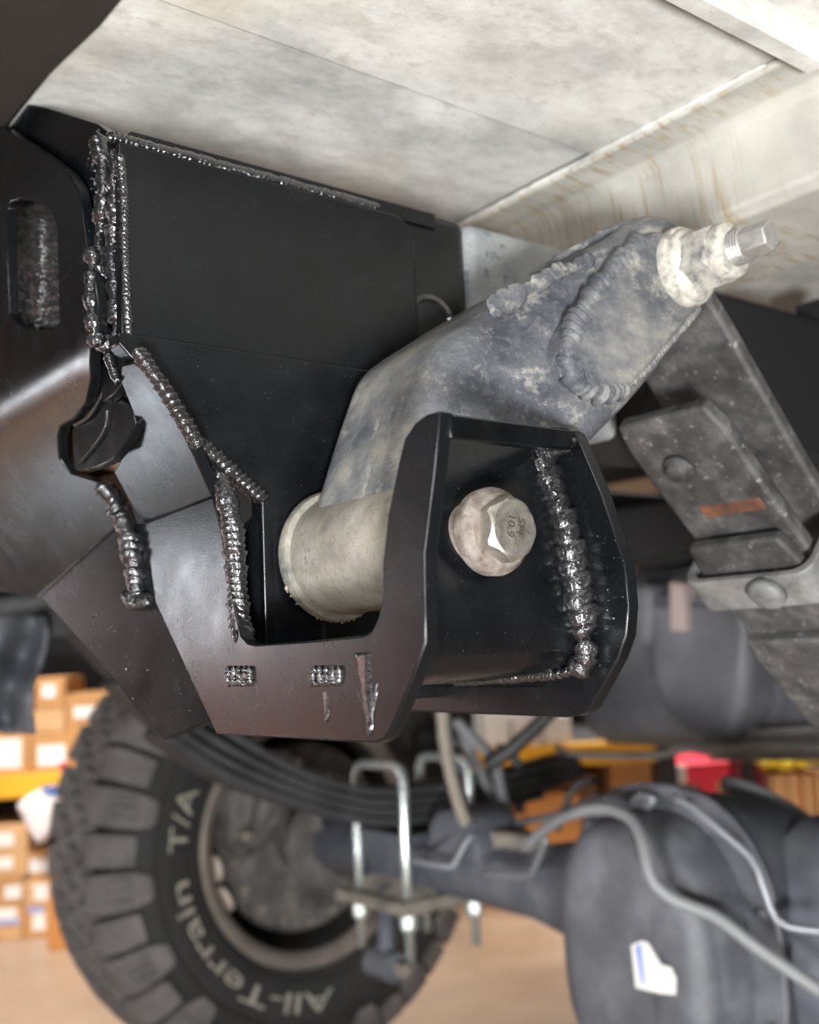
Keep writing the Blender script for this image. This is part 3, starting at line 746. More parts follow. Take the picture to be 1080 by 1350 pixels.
# button rivet on the underside of the second leaf
c = onx(905, 622, -.415); c = Vector((-.425, .548, .868))
for rad, hh in ((.010, .0015), (.0075, .004), (.0055, .0065)):
    pass
rv = Vector((0, -.68, -.73)).normalized()
V = []; Fc = []; a_ = rv.orthogonal().normalized(); b_2 = rv.cross(a_)
prv = [(0, .0105), (.002, .010), (.0035, .0075), (.006, .0072), (.0075, .0055), (.008, .002)]
for d, r in prv:
    for k in range(20): V.append(c + rv * d + (a_ * math.cos(2 * PI * k / 20) + b_2 * math.sin(2 * PI * k / 20)) * r)
for i in range(len(prv) - 1):
    for k in range(20): Fc.append((i * 20 + k, i * 20 + (k + 1) % 20, (i + 1) * 20 + (k + 1) % 20, (i + 1) * 20 + k))
Fc += [tuple(range(20))[::-1], tuple((len(prv) - 1) * 20 + k for k in range(20))]
obj('button_rivet', V, Fc, 'leaf', sp, smooth=True)
# rust stripe where the third leaf bears
def under(y):  # underside of second leaf
    tb = [(.521, .896), (.57, .850), (.62, .806), (.70, .738)]
    for (a, za), (b, zb2) in zip(tb, tb[1:]):
        if a <= y <= b: return za + (zb2 - za) * (y - a) / (b - a)
    return .8
ys = (.575, .5815)
V = [(x, y, under(y) + dz) for x in (LX0 + .022, LX1 - .008) for y in ys for dz in (-.0012, .001)]
obj('rust_band', V, box_vf(0, 1, 0, 1, 0, 1)[1], 'rust', sp, bevel=.0004)
# clamp band wrapped around the pack
def clampband(yc, zlo, zhi, slope, parent, x0, x1, mat, wid=.028):
    t = Vector((0, 1, slope)).normalized(); nn = Vector((0, -t.z, t.y)); c = Vector((0, yc, zlo))
    H = zhi - zlo; prof = []
    R = .012
    def rc(cx, cn, a0): return [(cx + R * math.cos(math.radians(a0 + 18 * i)), cn + R * math.sin(math.radians(a0 + 18 * i))) for i in range(6)]
    prof = rc(x1 - R, H - R, 0) + rc(x0 + R, H - R, 90) + rc(x0 + R, R, 180) + rc(x1 - R, R, 270)
    V = []; Fc = []; k = len(prof)
    cx = (x0 + x1) / 2
    for s in (-wid / 2, wid / 2):
        for off in (0, .005):
            for (x, q) in prof:
                dx = 1 if x > cx else -1; dq = 1 if q > H / 2 else -1
                V.append(c + t * s + nn * (q + dq * off) + Vector((x + dx * off, 0, 0)))
    for i in range(k):
        j = (i + 1) % k
        Fc += [(i, j, k + j, k + i), (2 * k + i, 3 * k + i, 3 * k + j, 2 * k + j), (k + i, k + j, 3 * k + j, 3 * k + i), (i, 2 * k + i, 2 * k + j, j)]
    return obj('clamp_band', V, Fc, mat, parent, bevel=.0012)
cb = clampband(.606, .792, .862, -.90, sp, LX0 - .006, LX1 + .006, 'leafedge')
c = Vector((-.405, .600, .788)); V = []; Fc = []
for d, r in ((-.002, .0125), (.003, .012), (.0055, .009), (.0065, .004)):
    for k in range(20): V.append(c + rv * d + (a_ * math.cos(2 * PI * k / 20) + b_2 * math.sin(2 * PI * k / 20)) * r)
for i in range(3):
    for k in range(20): Fc.append((i * 20 + k, i * 20 + (k + 1) % 20, (i + 1) * 20 + (k + 1) % 20, (i + 1) * 20 + k))
Fc += [tuple(range(20))[::-1], tuple(60 + k for k in range(20))]
obj('clamp_rivet', V, Fc, 'leafedge', sp, smooth=True)
# far (left) spring
ltail = [(.862, .540), (.95, .510), (1.0, .498), (1.085, .492), (1.2, .492), (1.35, .50), (1.45, .51)]
FX0, FX1 = -1.46, -1.385
sp2 = spring('dull dark far leaf spring pack above the axle beside the tyre', FX0, FX1, [
    ('main_leaf', [(.47, .93), (.53, .84), (.62, .745), (.74, .655)] + [(y, z + .045) for y, z in ltail], .012),
    ('second_leaf', [(.51, .83), (.62, .715), (.74, .632)] + [(y, z + .030) for y, z in ltail], .012),
    ('third_leaf', [(.58, .735), (.65, .672), (.74, .612)] + [(y, z + .016) for y, z in ltail], .012),
    ('overload_leaf', [(.64, .660), (.74, .592)] + ltail[:-1], .014)], 'farleaf')
# far hanger bracket of the left spring
fh = thing('far_hanger_bracket', 'dark grimy far hanger bracket at the rear of the left spring', 'bracket', (-1.42, .44, .86))
box('hanger_cheek', -1.475, -1.467, .38, .52, .80, 1.03, 'farleaf', fh, bevel=.003)
box('hanger_cheek', -1.372, -1.364, .38, .52, .80, 1.03, 'farleaf', fh, bevel=.003)
lathe_x('pivot_bolt', [(-1.49, .012), (-1.35, .012)], .45, .90, 'farleaf', fh, n=12)

# ================================================================== REAR AXLE
AY, AZ = 1.092, .435
ax = thing('rear_axle', 'dark grey rear axle housing with finned black differential cover', 'axle', (-.8, AY, AZ))
ax['label'] = 'grey rear axle with black differential cover and long axle tube'
lathe_x('axle_tube', [(-1.68, .046), (-1.30, .046), (-1.14, .050), (-1.06, .064), (-.99, .092), (-.93, .128)], AY, AZ, 'axle', ax, n=32)
lathe_x('axle_tube', [(-.70, .13), (-.62, .115), (-.55, .085), (-.50, .062), (-.10, .046)], AY, AZ, 'axle', ax, n=32)
DX, DY = -.80, .955
def cover_outline(sx, sz, n=48, sq=2.5, skew=0):
    out = []
    for k in range(n):
        a = 2 * PI * k / n; c_, s_ = math.cos(a), math.sin(a)
        out.append((math.copysign(abs(c_) ** (2 / sq), c_) * sx, math.copysign(abs(s_) ** (2 / sq), s_) * sz))
    return out
def loft(name, rings, mat, parent, smooth=True):
    V = []; Fc = []; n = len(rings[0])
    for r in rings: V += [Vector(p) for p in r]
    for i in range(len(rings) - 1):
        for k in range(n): Fc.append((i * n + k, i * n + (k + 1) % n, (i + 1) * n + (k + 1) % n, (i + 1) * n + k))
    Fc += [tuple(range(n))[::-1], tuple((len(rings) - 1) * n + k for k in range(n))]
    o = obj(name, V, Fc, mat, parent, smooth=False)
    if smooth:
        o.data.polygons.foreach_set('use_smooth', [True] * len(o.data.polygons)); o.data.set_sharp_from_angle(angle=math.radians(42))
    return o
def ring(sx, sz, y, dx=0, dz=0, sq=2.5): return [(DX + dx + a, y, AZ + dz + b) for a, b in cover_outline(sx, sz, 48, sq)]
loft('housing', [ring(.135, .165, DY + .006), ring(.135, .165, DY + .03), ring(.13, .155, DY + .06), ring(.125, .145, DY + .14), ring(.11, .12, DY + .20), ring(.07, .07, DY + .27), ring(.05, .05, DY + .36)], 'axle', ax)
cov = loft('cover_flange', [ring(.140, .170, DY + .006), ring(.142, .172, DY + .003), ring(.142, .172, DY - .003), ring(.139, .169, DY - .006)], 'cover', ax)
dome = loft('cover_dome', [ring(.114, .146, DY - .004, -.006), ring(.112, .144, DY - .014, -.006), ring(.107, .139, DY - .032, -.008, 0, 2.8), ring(.101, .132, DY - .048, -.010, 0, 2.9), ring(.092, .122, DY - .058, -.012, 0, 2.9), ring(.075, .105, DY - .0625, -.014, 0, 2.8), ring(.03, .05, DY - .064, -.016)], 'cover', ax)
loft('cover_lobe', [ring(.036, .098, DY - .022, .062, -.015, 3), ring(.035, .096, DY - .048, .058, -.015, 3), ring(.031, .090, DY - .061, .052, -.015, 3), ring(.020, .074, DY - .0655, .046, -.015, 3)], 'cover', ax)
for k in range(12):
    a = 2 * PI * (k + .5) / 12; c_, s_ = math.cos(a), math.sin(a)
    p = Vector((DX + math.copysign(abs(c_) ** .8, c_) * .129, DY - .006, AZ + math.copysign(abs(s_) ** .8, s_) * .159))
    bolt_head('cover_bolt', p, (0, -1, 0), .0065, .007, 'cover', ax)
# torn paper sticker on the dome
ps = [(832, 1246), (846, 1240), (855, 1243), (866, 1262), (872, 1272), (885, 1275), (892, 1290), (891, 1312), (868, 1310), (838, 1302)]
st = plate('torn_sticker', [ony(x, y, DY - .0690) for x, y in ps], (0, .0008, 0), simple('sticker_paper', (.52, .51, .49), .7), ax, bevel=0); st['label'] = 'torn white paper sticker with blue edge'
for q, (a, b) in enumerate((((838, 1247), (846, 1297)), ((844, 1245), (853, 1300)))):
    w_ = 5 if q == 0 else 2.5
    plate('blue_stripe', [ony(x, y, DY - .0696) for x, y in ((a[0], a[1]), (a[0] + w_, a[1] - 1), (b[0] + w_ * .6, b[1]), (b[0], b[1] - 1))], (0, .0004, 0), 'blue' if q == 0 else 'bluel', st, bevel=0)
# vent clip on top of the cover
tube('cover_clip', [ony(x, y, DY - .02) for x, y in ((835, 1056), (848, 1050), (862, 1055), (852, 1062))], .006, 'line', ax, n=8, step=.006)
# spring perch and plate under the left spring
px0, px1 = -1.50, -1.345
loft('spring_perch', [[(px0, AY - .075, .485), (px1, AY - .075, .485), (px1, AY + .085, .485), (px0, AY + .085, .485)], [(px0 + .02, AY - .05, .40), (px1 - .02, AY - .05, .40), (px1 - .02, AY + .05, .40), (px0 + .02, AY + .05, .40)]], 'axle', ax, smooth=False)
box('u_bolt_plate', -1.515, -1.33, AY - .10, AY + .10, .372, .392, 'bracket', ax, bevel=.005)
loft('plate_saddle', [[(-1.50, AY - .08, .392), (-1.345, AY - .08, .392), (-1.345, AY + .08, .392), (-1.50, AY + .08, .392)], [(-1.47, AY - .045, .42), (-1.375, AY - .045, .42), (-1.375, AY + .045, .42), (-1.47, AY + .045, .42)]], 'bracket', ax, smooth=False)
lathe_x('bearing_flange', [(-1.66, .05), (-1.655, .085), (-1.675, .09), (-1.69, .06)], AY, AZ, 'brake', ax, n=24)

# U-bolts over the left spring
def ubolt(yy, label):
    t = thing('u_bolt', label, 'u-bolt', (-1.42, yy, .38), 'bright zinc u-bolts on the far spring')
    xa, xb = -1.485, -1.358; zt = .587
    path = [(xa, yy, .300), (xa, yy, .45), (xa, yy, zt - .02), (xa + .006, yy, zt - .006), (xa + .02, yy, zt), (-1.42, yy, zt), (xb - .02, yy, zt), (xb - .006, yy, zt - .006), (xb, yy, zt - .02), (xb, yy, .45), (xb, yy, .300)]
    V, Fc = tube_vf(path, .0075, 12); obj('rod', V, Fc, 'zinc', t, smooth=True)
    for x in (xa, xb):
        bolt_head('tall_nut', (x, yy, .371), (0, 0, -1), .0145, .026, 'zinc', t)
    return t
ubolt(AY - .070, 'bright zinc U-bolt nearer the tyre tread over the far leaf spring')
ubolt(AY + .062, 'bright zinc U-bolt beside the tan hose over the far leaf spring')

# shock absorber below the axle plate
sh = thing('shock_absorber', 'dark shock absorber end below the U-bolt nuts', 'shock absorber', (-1.40, 1.0, .30))
tube('shock_eye_arm', [(-1.42, 1.03, .40), (-1.405, 1.015, .345), (-1.39, 1.00, .300)], .014, 'axle', sh, n=12)
lathe_x('shock_eye', [(-1.42, .014), (-1.418, .022), (-1.362, .022), (-1.36, .014)], .998, .295, 'axle', sh, n=20)
lathe_x('shock_bolt', [(-1.36, .011), (-1.34, .011)], .998, .295, 'bracket', sh, n=6)

# ================================================================== WHEEL
XI = -1.708; XM = -1.855
wh = thing('wheel', 'muddy off-road tyre and alloy rim with white All-Terrain lettering', 'wheel', (XM, AY, AZ))
side = [(-1.737, .222), (-1.722, .236), (-1.713, .262), (-1.709, .300), (-1.716, .335), (-1.735, .360), (-1.755, .377), (-1.79, .390), (XM, .394)]
prof = side + [(2 * XM - x, r) for x, r in reversed(side[:-1])]
ty = lathe_x('tyre', prof, AY, AZ, 'tyre', wh, n=96, capped=False)
# inner ridge rings on the sidewall
for rr, xx in ((.246, -1.7175), (.318, -1.7105)):
    V, Fc = tube_vf([(xx, AY + rr * math.cos(2 * PI * k / 96), AZ + rr * math.sin(2 * PI * k / 96)) for k in range(97)], .003, 6)
    obj('sidewall_rib', V, Fc, 'tyre', ty, smooth=True)
def wedge_mesh(name, poly, half):
    """poly in (x - XM, r); extruded over the angle +-half (radians, may vary by corner)."""
    V = []; Fc = []; k = len(poly)
    for s in (-1, 1):
        for q in poly:
            a = s * (half * (q[2] if len(q) > 2 else 1)) + (q[3] if len(q) > 3 else 0)
            V.append((q[0], q[1] * math.cos(a), q[1] * math.sin(a)))
    Fc = [(i, (i + 1) % k, k + (i + 1) % k, k + i) for i in range(k)] + [tuple(range(k))[::-1], tuple(range(k, 2 * k))]
    me = bpy.data.meshes.new(name); me.from_pydata(V, [], Fc); me.validate()
    bm = bmesh.new(); bm.from_mesh(me); bmesh.ops.recalc_face_normals(bm, faces=bm.faces); bm.to_mesh(me); bm.free()
    me.materials.append(M['tread']); return me
def sh_poly(sgn, low):
    p = [(.078, .384), (.079, .414, .85), (.100, .410, .9), (.114, .400, .96), (.127, .380, 1), (.140, .352, .95)]
    if low: p += [(.1495, .332, .75), (.148, .324, .5), (.139, .324, .5), (.12, .352), (.10, .375)]
    else: p += [(.140, .350, .8), (.125, .350, .8), (.11, .37), (.10, .375)]
    return [(sgn * q[0],) + q[1:] for q in p]
def sipe_mesh(sgn):
    # three raised ribs standing on the long shoulder block
    V = []; Fc = []
    for a0 in (-.042, 0, .042):
        o0 = len(V)
        for da in (-.011, .011):
            for (x, r) in ((.122, .392), (.131, .376), (.139, .360), (.136, .357), (.128, .372), (.119, .388)):
                V.append((sgn * (x + .003), (r + .002) * math.cos(a0 + da), (r + .002) * math.sin(a0 + da)))
        Fc += [(o0 + i, o0 + (i + 1) % 6, o0 + 6 + (i + 1) % 6, o0 + 6 + i) for i in range(6)] + [tuple(range(o0 + 5, o0 - 1, -1)), tuple(range(o0 + 6, o0 + 12))]
    me = bpy.data.meshes.new('sipe_ribs'); me.from_pydata(V, [], Fc); me.validate()
    bm = bmesh.new(); bm.from_mesh(me); bmesh.ops.recalc_face_normals(bm, faces=bm.faces); bm.to_mesh(me); bm.free()
    me.materials.append(M['tread']); return me
def place_block(me, ang):
    o = bpy.data.objects.new('tread_block', me); COL.objects.link(o); o.parent = ty
    o.location = Vector((XM, AY, AZ)) - wloc(ty); o.rotation_euler = (ang, 0, 0); return o
NL = 18
mL = {s: wedge_mesh('shoulder_block_long', sh_poly(s, True), math.radians(4.7)) for s in (1, -1)}
mS = {s: wedge_mesh('shoulder_block_short', sh_poly(s, False), math.radians(3.9)) for s in (1, -1)}
mR = sipe_mesh(1)
for k in range(NL):
    a = 2 * PI * k / NL + .1
    for s in (1, -1):
        sh_ = .1 if s < 0 else 0
        place_block(mL[s], a + sh_); place_block(mS[s], a + PI / NL + sh_)
        if s > 0: rbm = place_block(mR, a + sh_); rbm.name = 'sipe_ribs'
# the sipe notches on alternate shoulder blocks
# centre rows: interlocking S-blocks
def s_block(xc, wdt, tilt):
    q = []
    P2 = [(-.5, -.5), (.05, -.62), (.12, -.2), (.5, -.1), (.5, .5), (-.05, .62), (-.12, .2), (-.5, .1)]
    V = []; Fc = []; k = len(P2)
    for r in (.385, .415):
        for u, v in P2:
            a = (v * .042 + u * tilt) / .41; V.append((xc + u * wdt, r * math.cos(a), r * math.sin(a)))
    Fc = [(i, (i + 1) % k, k + (i + 1) % k, k + i) for i in range(k)] + [tuple(range(k))[::-1], tuple(range(k, 2 * k))]
    me = bpy.data.meshes.new('centre_block'); me.from_pydata(V, [], Fc); me.validate()
    bm = bmesh.new(); bm.from_mesh(me); bmesh.ops.recalc_face_normals(bm, faces=bm.faces); bm.to_mesh(me); bm.free()
    me.materials.append(M['tread']); return me
NC = 40
for row, xc in enumerate((-.062, -.031, 0.0, .031, .062)):
    me = s_block(xc, .024, .014 if row % 2 else -.014)
    for k in range(NC): place_block(me, 2 * PI * (k + row / 3) / NC)
# raised white lettering, tops outwards, running clockwise as seen from inboard (+x side)
def ring_text(s, a_start, a_end, r0, h, name):
    """angles measured from +y towards +z; clockwise seen from +x (y to the right) = decreasing angle"""
    V, Fc = text_mesh(s, 1.0)
    xs2 = [v.x for v in V]; ys2 = [v.y for v in V]; xa, xb = min(xs2), max(xs2); ya, yb = min(ys2), max(ys2)
    Q = []
    for lift in (0, .0015):
        for v in V:
            u = (v.x - xa) / (xb - xa); q = (v.y - ya) / (yb - ya)
            a = a_start + (a_end - a_start) * u; r = r0 + h * q
            xx = -1.7125 + .0035 * (1 - abs(q - .5)) + lift * 1.0
            Q.append((xx, AY + r * math.cos(a), AZ + r * math.sin(a)))
    k = len(V)
    F3 = [tuple(i + k for i in f) for f in Fc]
    return obj(name, Q, F3 + [tuple(reversed(f)) for f in Fc], 'letter', ty, recalc=False)
ring_text('All-Terrain', math.radians(-86), math.radians(-173), .262, .034, 'sidewall_lettering')
ring_text('T/A', math.radians(-183), math.radians(-205), .262, .034, 'sidewall_lettering')
# rim
lathe_x('rim_lip', [(-1.745, .200), (-1.735, .204), (-1.727, .214), (-1.724, .223), (-1.730, .229), (-1.742, .226)], AY, AZ, 'rim', wh, n=96, capped=False)
lathe_x('rim_barrel', [(-1.738, .206), (-1.755, .200), (-1.79, .198), (-1.83, .188), (-1.93, .186), (-1.96, .20), (-1.97, .222), (-1.965, .224), (-1.93, .192), (-1.79, .205), (-1.742, .224)], AY, AZ, 'barrel', wh, n=72, capped=False)
lathe_x('wheel_disc', [(-1.945, .02), (-1.925, .10), (-1.93, .187), (-1.945, .187), (-1.96, .02)], AY, AZ, 'barrel', wh, n=48)
for k in range(8):
    a = 2 * PI * k / 8; lathe_x('lug_nut', [(-1.926, .012), (-1.905, .012), (-1.90, .008)], AY + .075 * math.cos(a), AZ + .075 * math.sin(a), 'rim', wh, n=6)
# wheel weights on the barrel
for a in (-171, -154):
    a = math.radians(a); c_ = Vector((-1.752, AY + .193 * math.cos(a), AZ + .193 * math.sin(a)))
    tg = Vector((0, -math.sin(a), math.cos(a))); nn = Vector((0, math.cos(a), math.sin(a))); V = []
    loop = [c_ + tg * (.024 * math.cos(t)) + Vector((1, 0, 0)) * (.019 * math.sin(t)) for t in [2 * PI * i / 16 for i in range(16)]]
    V, Fc = pillow_vf(loop, tuple(-nn), -.002, .008, .003, 3); obj('wheel_weight', V, Fc, 'weight', wh, smooth=True)
# brake assembly
bk = thing('brake_assembly', 'grimy iron brake caliper and shield inside the rim', 'brake', (-1.75, AY, AZ))
lathe_x('dust_shield', [(-1.775, .05), (-1.762, .06), (-1.758, .165), (-1.772, .172), (-1.78, .172)], AY, AZ, 'brake', bk, n=48, capped=False)
lathe_x('rotor', [(-1.78, .168), (-1.80, .168)], AY, AZ, 'brake', bk, n=40)
def yzloop(pts, ds): return [Vector((0, AY + a, AZ + b)) for a, b in pts]
lp = resample([Vector((0, AY + a, AZ + b)) for a, b in ((-.185, .02), (-.18, .09), (-.14, .14), (-.07, .165), (-.03, .12), (-.06, .07), (-.09, .03), (-.12, .0), (-.16, -.01), (-.185, .02))], .012)[:-1]
V, Fc = pillow_vf(lp, (1, 0, 0), -1.77, -1.70, .014, 4); obj('caliper', V, Fc, 'brake', bk, smooth=True)
lp = resample([Vector((0, AY + a, AZ + b)) for a, b in ((-.15, .04), (-.13, .10), (-.09, .13), (-.06, .10), (-.09, .06), (-.11, .03), (-.15, .04))], .01)[:-1]
V, Fc = pillow_vf(lp, (1, 0, 0), -1.71, -1.672, .012, 4); obj('caliper_piston_housing', V, Fc, 'brake', bk, smooth=True)
for (a, b) in ((-.165, .115), (-.165, .03), (-.06, .14)): lathe_x('caliper_bolt', [(-1.70, .010), (-1.675, .010), (-1.672, .006)], AY + a, AZ + b, 'bracket', bk, n=6)
tube('brake_tube', [(-1.68, AY - .10, AZ + .11), (-1.66, AY - .05, AZ + .10), (-1.65, AY - .04, AZ + .04), (-1.66, AY - .01, AZ + .0), (-1.65, AY + .04, AZ + .05)], .006, 'brake', bk, n=8, step=.012)
for k in range(9):
    a = math.radians(-170 + 20 * k); lathe_x('shield_rivet', [(-1.765, .009), (-1.752, .008)], AY + .150 * math.cos(a), AZ + .150 * math.sin(a), 'bracket', bk, n=10)

# ================================================================== FUEL TANK
tk = thing('fuel_tank', 'big dark plastic tank above the differential', 'fuel tank', (-1.0, 1.8, .57))
V, Fc = box_vf(-1.50, -.60, 1.53, 2.3, .57, .895); obj('tank_shell', V, Fc, 'tank', tk, bevel=.07, seg=6)
lobe = resample([ony(x, y, 1.48) for x, y in ((868, 780), (868, 870), (875, 915), (895, 950), (925, 975), (950, 985), (975, 970), (992, 935), (1000, 890), (1002, 780))], .02)
V, Fc = pillow_vf(lobe, (0, 1, 0), -.03, .12, .025, 4); obj('tank_lobe', V, Fc, 'tank', tk, smooth=True)
lob2 = resample([ony(x, y, 1.46) for x, y in ((838, 770), (838, 820), (846, 850), (862, 852), (868, 820), (868, 770))], .02)
V, Fc = pillow_vf(lob2, (0, 1, 0), -.02, .14, .015, 4); obj('tank_rib', V, Fc, 'tank', tk, smooth=True)
plate('tank_sticker', [ony(x, y, 1.435) for x, y in ((883, 768), (903, 770), (903, 832), (884, 832))], (0, .05, 0), simple('pink_sticker', (.42, .33, .31), .6), tk)
strap = thing('tank_strap', 'pale steel strap bar running under the dark tank', 'strap', (-1.0, 1.46, .56))
sp_ = [ony(x, y, 1.44) for x, y in ((735, 985), (742, 993), (800, 996), (870, 995), (900, 988), (960, 985), (1090, 985))]
tube('strap_bar', sp_, .007, 'strap', strap, n=8, step=.02)
plate('strap_plate', [ony(x, y, 1.50) for x, y in ((985, 962), (1090, 955), (1090, 1003), (930, 1003), (960, 985))], (0, .01, 0), 'strap', strap, bevel=.002)
# dark cross-brace in front of the tank
bx = thing('cross_brace', 'black frame cross-brace between bracket and leaf spring', 'brace', (-.8, 1.3, .9))
box('brace_tube', -1.26, -.58, 1.28, 1.36, .885, .97, 'liner', bx, bevel=.01)
# small grey fitting at right edge
gf = thing('shock_mount', 'grey rounded mount in the dark at the right edge', 'mount', tuple(pt(1078, 495, .95)))
lp = resample([pt(x, y, .95) for x, y in ((1064, 470), (1072, 450), (1095, 445), (1105, 500), (1095, 545), (1076, 535), (1066, 505), (1064, 470))], .006)[:-1]
V, Fc = pillow_vf(lp, tuple(-BW), 0, .04, .010, 4); obj('mount_body', V, Fc, 'flap', gf, smooth=True)
box('mount_stem', *sorted((pt(1078, 440, .985).x - .012, pt(1078, 440, .985).x + .012)), pt(1078, 440, .985).y - .012, pt(1078, 440, .985).y + .012, .96, 1.06, 'liner', gf)

# ================================================================== HOSES AND WIRES
def hose(name, label, cat, pts, r, mat, n=10, cl=0):
    P = [pt(*p) for p in pts]; P = resample(P, .012)
    V, Fc = tube_vf(P, r, n); return tag(obj(name, V, Fc, mat, None, smooth=True), label, cat)
hose('rubber_hose', 'grey rubber hose curving over the black differential cover', 'hose', [(690, 1118, 1.36), (730, 1085, 1.27), (765, 1070, 1.20), (800, 1066, 1.16), (833, 1080, 1.12), (848, 1112, 1.09), (860, 1160, 1.07), (888, 1185, 1.06), (925, 1200, 1.05), (950, 1212, 1.04), (1000, 1250, 1.02), (1085, 1308, .99)], .0068, 'hose')
hose('rubber_hose', 'thick pale grey hose crossing in front of red posts', 'hose', [(955, 1033, 1.30), (985, 1040, 1.28), (1030, 1062, 1.26), (1095, 1105, 1.24)], .0095, 'hose')
hose('brake_line', 'thin grey line bending down the right side of the differential', 'brake line', [(888, 1050, 1.10), (915, 1065, 1.08), (950, 1095, 1.06), (990, 1130, 1.04), (1003, 1158, 1.03), (1020, 1205, 1.02), (1040, 1222, 1.01), (1090, 1228, 1.0)], .0042, 'line')
hose('vent_hose', 'tan dusty hose hanging down in front of the axle tube', 'hose', [(583, 930, 1.55), (585, 965, 1.55), (592, 1010, 1.56), (605, 1060, 1.57), (622, 1100, 1.58), (640, 1125, 1.6)], .0095, 'hosetan')
hose('brake_hose', 'grey brake hose arching down right of the tan hose', 'hose', [(600, 950, 1.75), (625, 975, 1.74), (650, 1000, 1.72), (660, 1040, 1.70), (670, 1075, 1.68), (690, 1100, 1.66), (705, 1115, 1.64)], .0095, 'hose')
hose('brake_hose', 'dark grey hose nearest behind the tan hose', 'hose', [(585, 960, 1.85), (605, 1000, 1.84), (622, 1035, 1.82), (632, 1075, 1.80), (628, 1090, 1.80)], .011, 'flap')
hose('brake_hose', 'grey hose forking inside the arched brake hose', 'hose', [(608, 955, 1.80), (622, 995, 1.79), (640, 1030, 1.76), (655, 1062, 1.72), (666, 1085, 1.69)], .009, 'hose')
hose('wire_loom', 'dark wire loom looping beside the yellow beam', 'cable', [(655, 985, 1.9), (675, 995, 1.9), (688, 1020, 1.88), (690, 1050, 1.86), (682, 1070, 1.84)], .0085, 'flap')
hose('wire_loom', 'black cable running diagonally across the yellow rack beam', 'cable', [(735, 930, 1.7), (700, 965, 1.7), (668, 992, 1.7), (640, 1010, 1.7)], .012, 'wire')
hose('wire_loom', 'thin black wire rising left of the differential cover', 'cable', [(735, 1095, 1.28), (745, 1065, 1.28), (760, 1035, 1.28), (790, 1030, 1.28)], .004, 'wire')
hose('brake_line', 'bent steel brake line along the axle tube', 'brake line', [(545, 1135, 1.56), (590, 1143, 1.54), (600, 1138, 1.54), (615, 1110, 1.54), (625, 1100, 1.54)], .0042, 'line')
hose('brake_line', 'bent steel line joining the differential housing at its left', 'brake line', [(640, 1152, 1.46), (690, 1155, 1.40), (702, 1150, 1.38), (715, 1120, 1.36), (720, 1105, 1.35)], .0042, 'line')
hose('brake_line', 'grey line running right from the brake junction', 'brake line', [(680, 1085, 1.60), (720, 1078, 1.50), (750, 1068, 1.40), (790, 1050, 1.32)], .005, 'line')
jb = thing('brake_junction', 'dusty brake junction block on the axle tube', 'junction', tuple(pt(680, 1108, 1.55)))
c = pt(680, 1108, 1.55)
box('junction_body', c.x - .05, c.x + .05, c.y - .018, c.y + .018, c.z - .014, c.z + .012, 'bracket', jb, bevel=.006)
for dx in (-.035, .035): tube('junction_arm', [c + Vector((dx, 0, 0)), c + Vector((dx * 1.6, -.01, -.035))], .008, 'bracket', jb, n=8)
bs = thing('bump_stop', 'dark rounded bump stop on the axle beside the U-bolts', 'bump stop', (-1.25, AY, .48))
lp = [(DXX, zz) for DXX, zz in ((-1.33, .455), (-1.325, .50), (-1.30, .525), (-1.26, .527), (-1.225, .51), (-1.21, .455))]
lp = resample([Vector((x, 0, z)) for x, z in lp] + [Vector((-1.33, 0, .455))], .012)[:-1]
V, Fc = pillow_vf(lp, (0, 1, 0), AY - .055, AY + .045, .014, 4); obj('stop_body', V, Fc, 'axle', bs, smooth=True)

# hanging plastic shield at the far left
fl = thing('splash_shield', 'crumpled dark grey plastic splash shield hanging at the left edge', 'shield', tuple(pt(20, 880, 1.30)))
V = []; Fc = []; nu, nv_ = 22, 20
for j in range(nv_ + 1):
    for i in range(nu + 1):
        u, v = i / nu, j / nv_
        x_ = -60 + u * (118 - 18 * v + 6 * math.sin(v * 7)) ; y_ = 800 + v * (168 - 30 * (1 - u) ** 2) + 18 * (u - .5) * (1 - v)
        d = 1.32 + .035 * math.sin(u * 9 + 2 * v) + .02 * math.sin(v * 11 - 3 * u)
        V.append(pt(x_, y_, d))
for j in range(nv_):
    for i in range(nu): a = j * (nu + 1) + i; Fc.append((a, a + 1, a + nu + 2, a + nu + 1))
o = obj('shield_sheet', V, Fc, 'flap', fl, smooth=True); sm = o.modifiers.new('t', 'SOLIDIFY'); sm.thickness = .004
tube('shield_rod', [pt(-40, 806, 1.22), pt(40, 795, 1.24), pt(120, 770, 1.26)], .012, 'farleaf', fl, n=10)

# ================================================================== RACK WITH BOXES
rk = thing('pallet_rack', 'yellow beam pallet rack standing behind the wheel', 'rack', tuple(rack_pt(.9, -.3, 0)))
def rbox(name, s0, s1, n0, n1, z0, z1, mat, parent, bevel=.003):
    V = [rack_pt(s, n_, z) for s in (s0, s1) for n_ in (n0, n1) for z in (z0, z1)]
    return obj(name, V, box_vf(0, 1, 0, 1, 0, 1)[1], mat, parent, bevel=bevel)
for n_ in (0, -.75):
    rbox('beam', -1.2, 1.83, n_ - .03, n_ + .02, .405, .470, 'beam', rk)
    rbox('beam', -1.2, 1.83, n_ - .03, n_ + .02, 1.25, 1.33, 'beam', rk)
for s in (-1.25, .60, 1.86):
    for n_ in (0, -.75): rbox('upright', s - .03, s + .03, n_ - .04, n_ + .03, Z0, 2.2, 'dark', rk)
for z in (.455, 1.31): rbox('deck', -1.2, 1.83, -.75, -.03, z, z + .015, 'dark', rk, bevel=0)
rbox('back_panel', -1.2, 1.83, -.80, -.785, .03, 2.2, 'dark', rk, bevel=0)
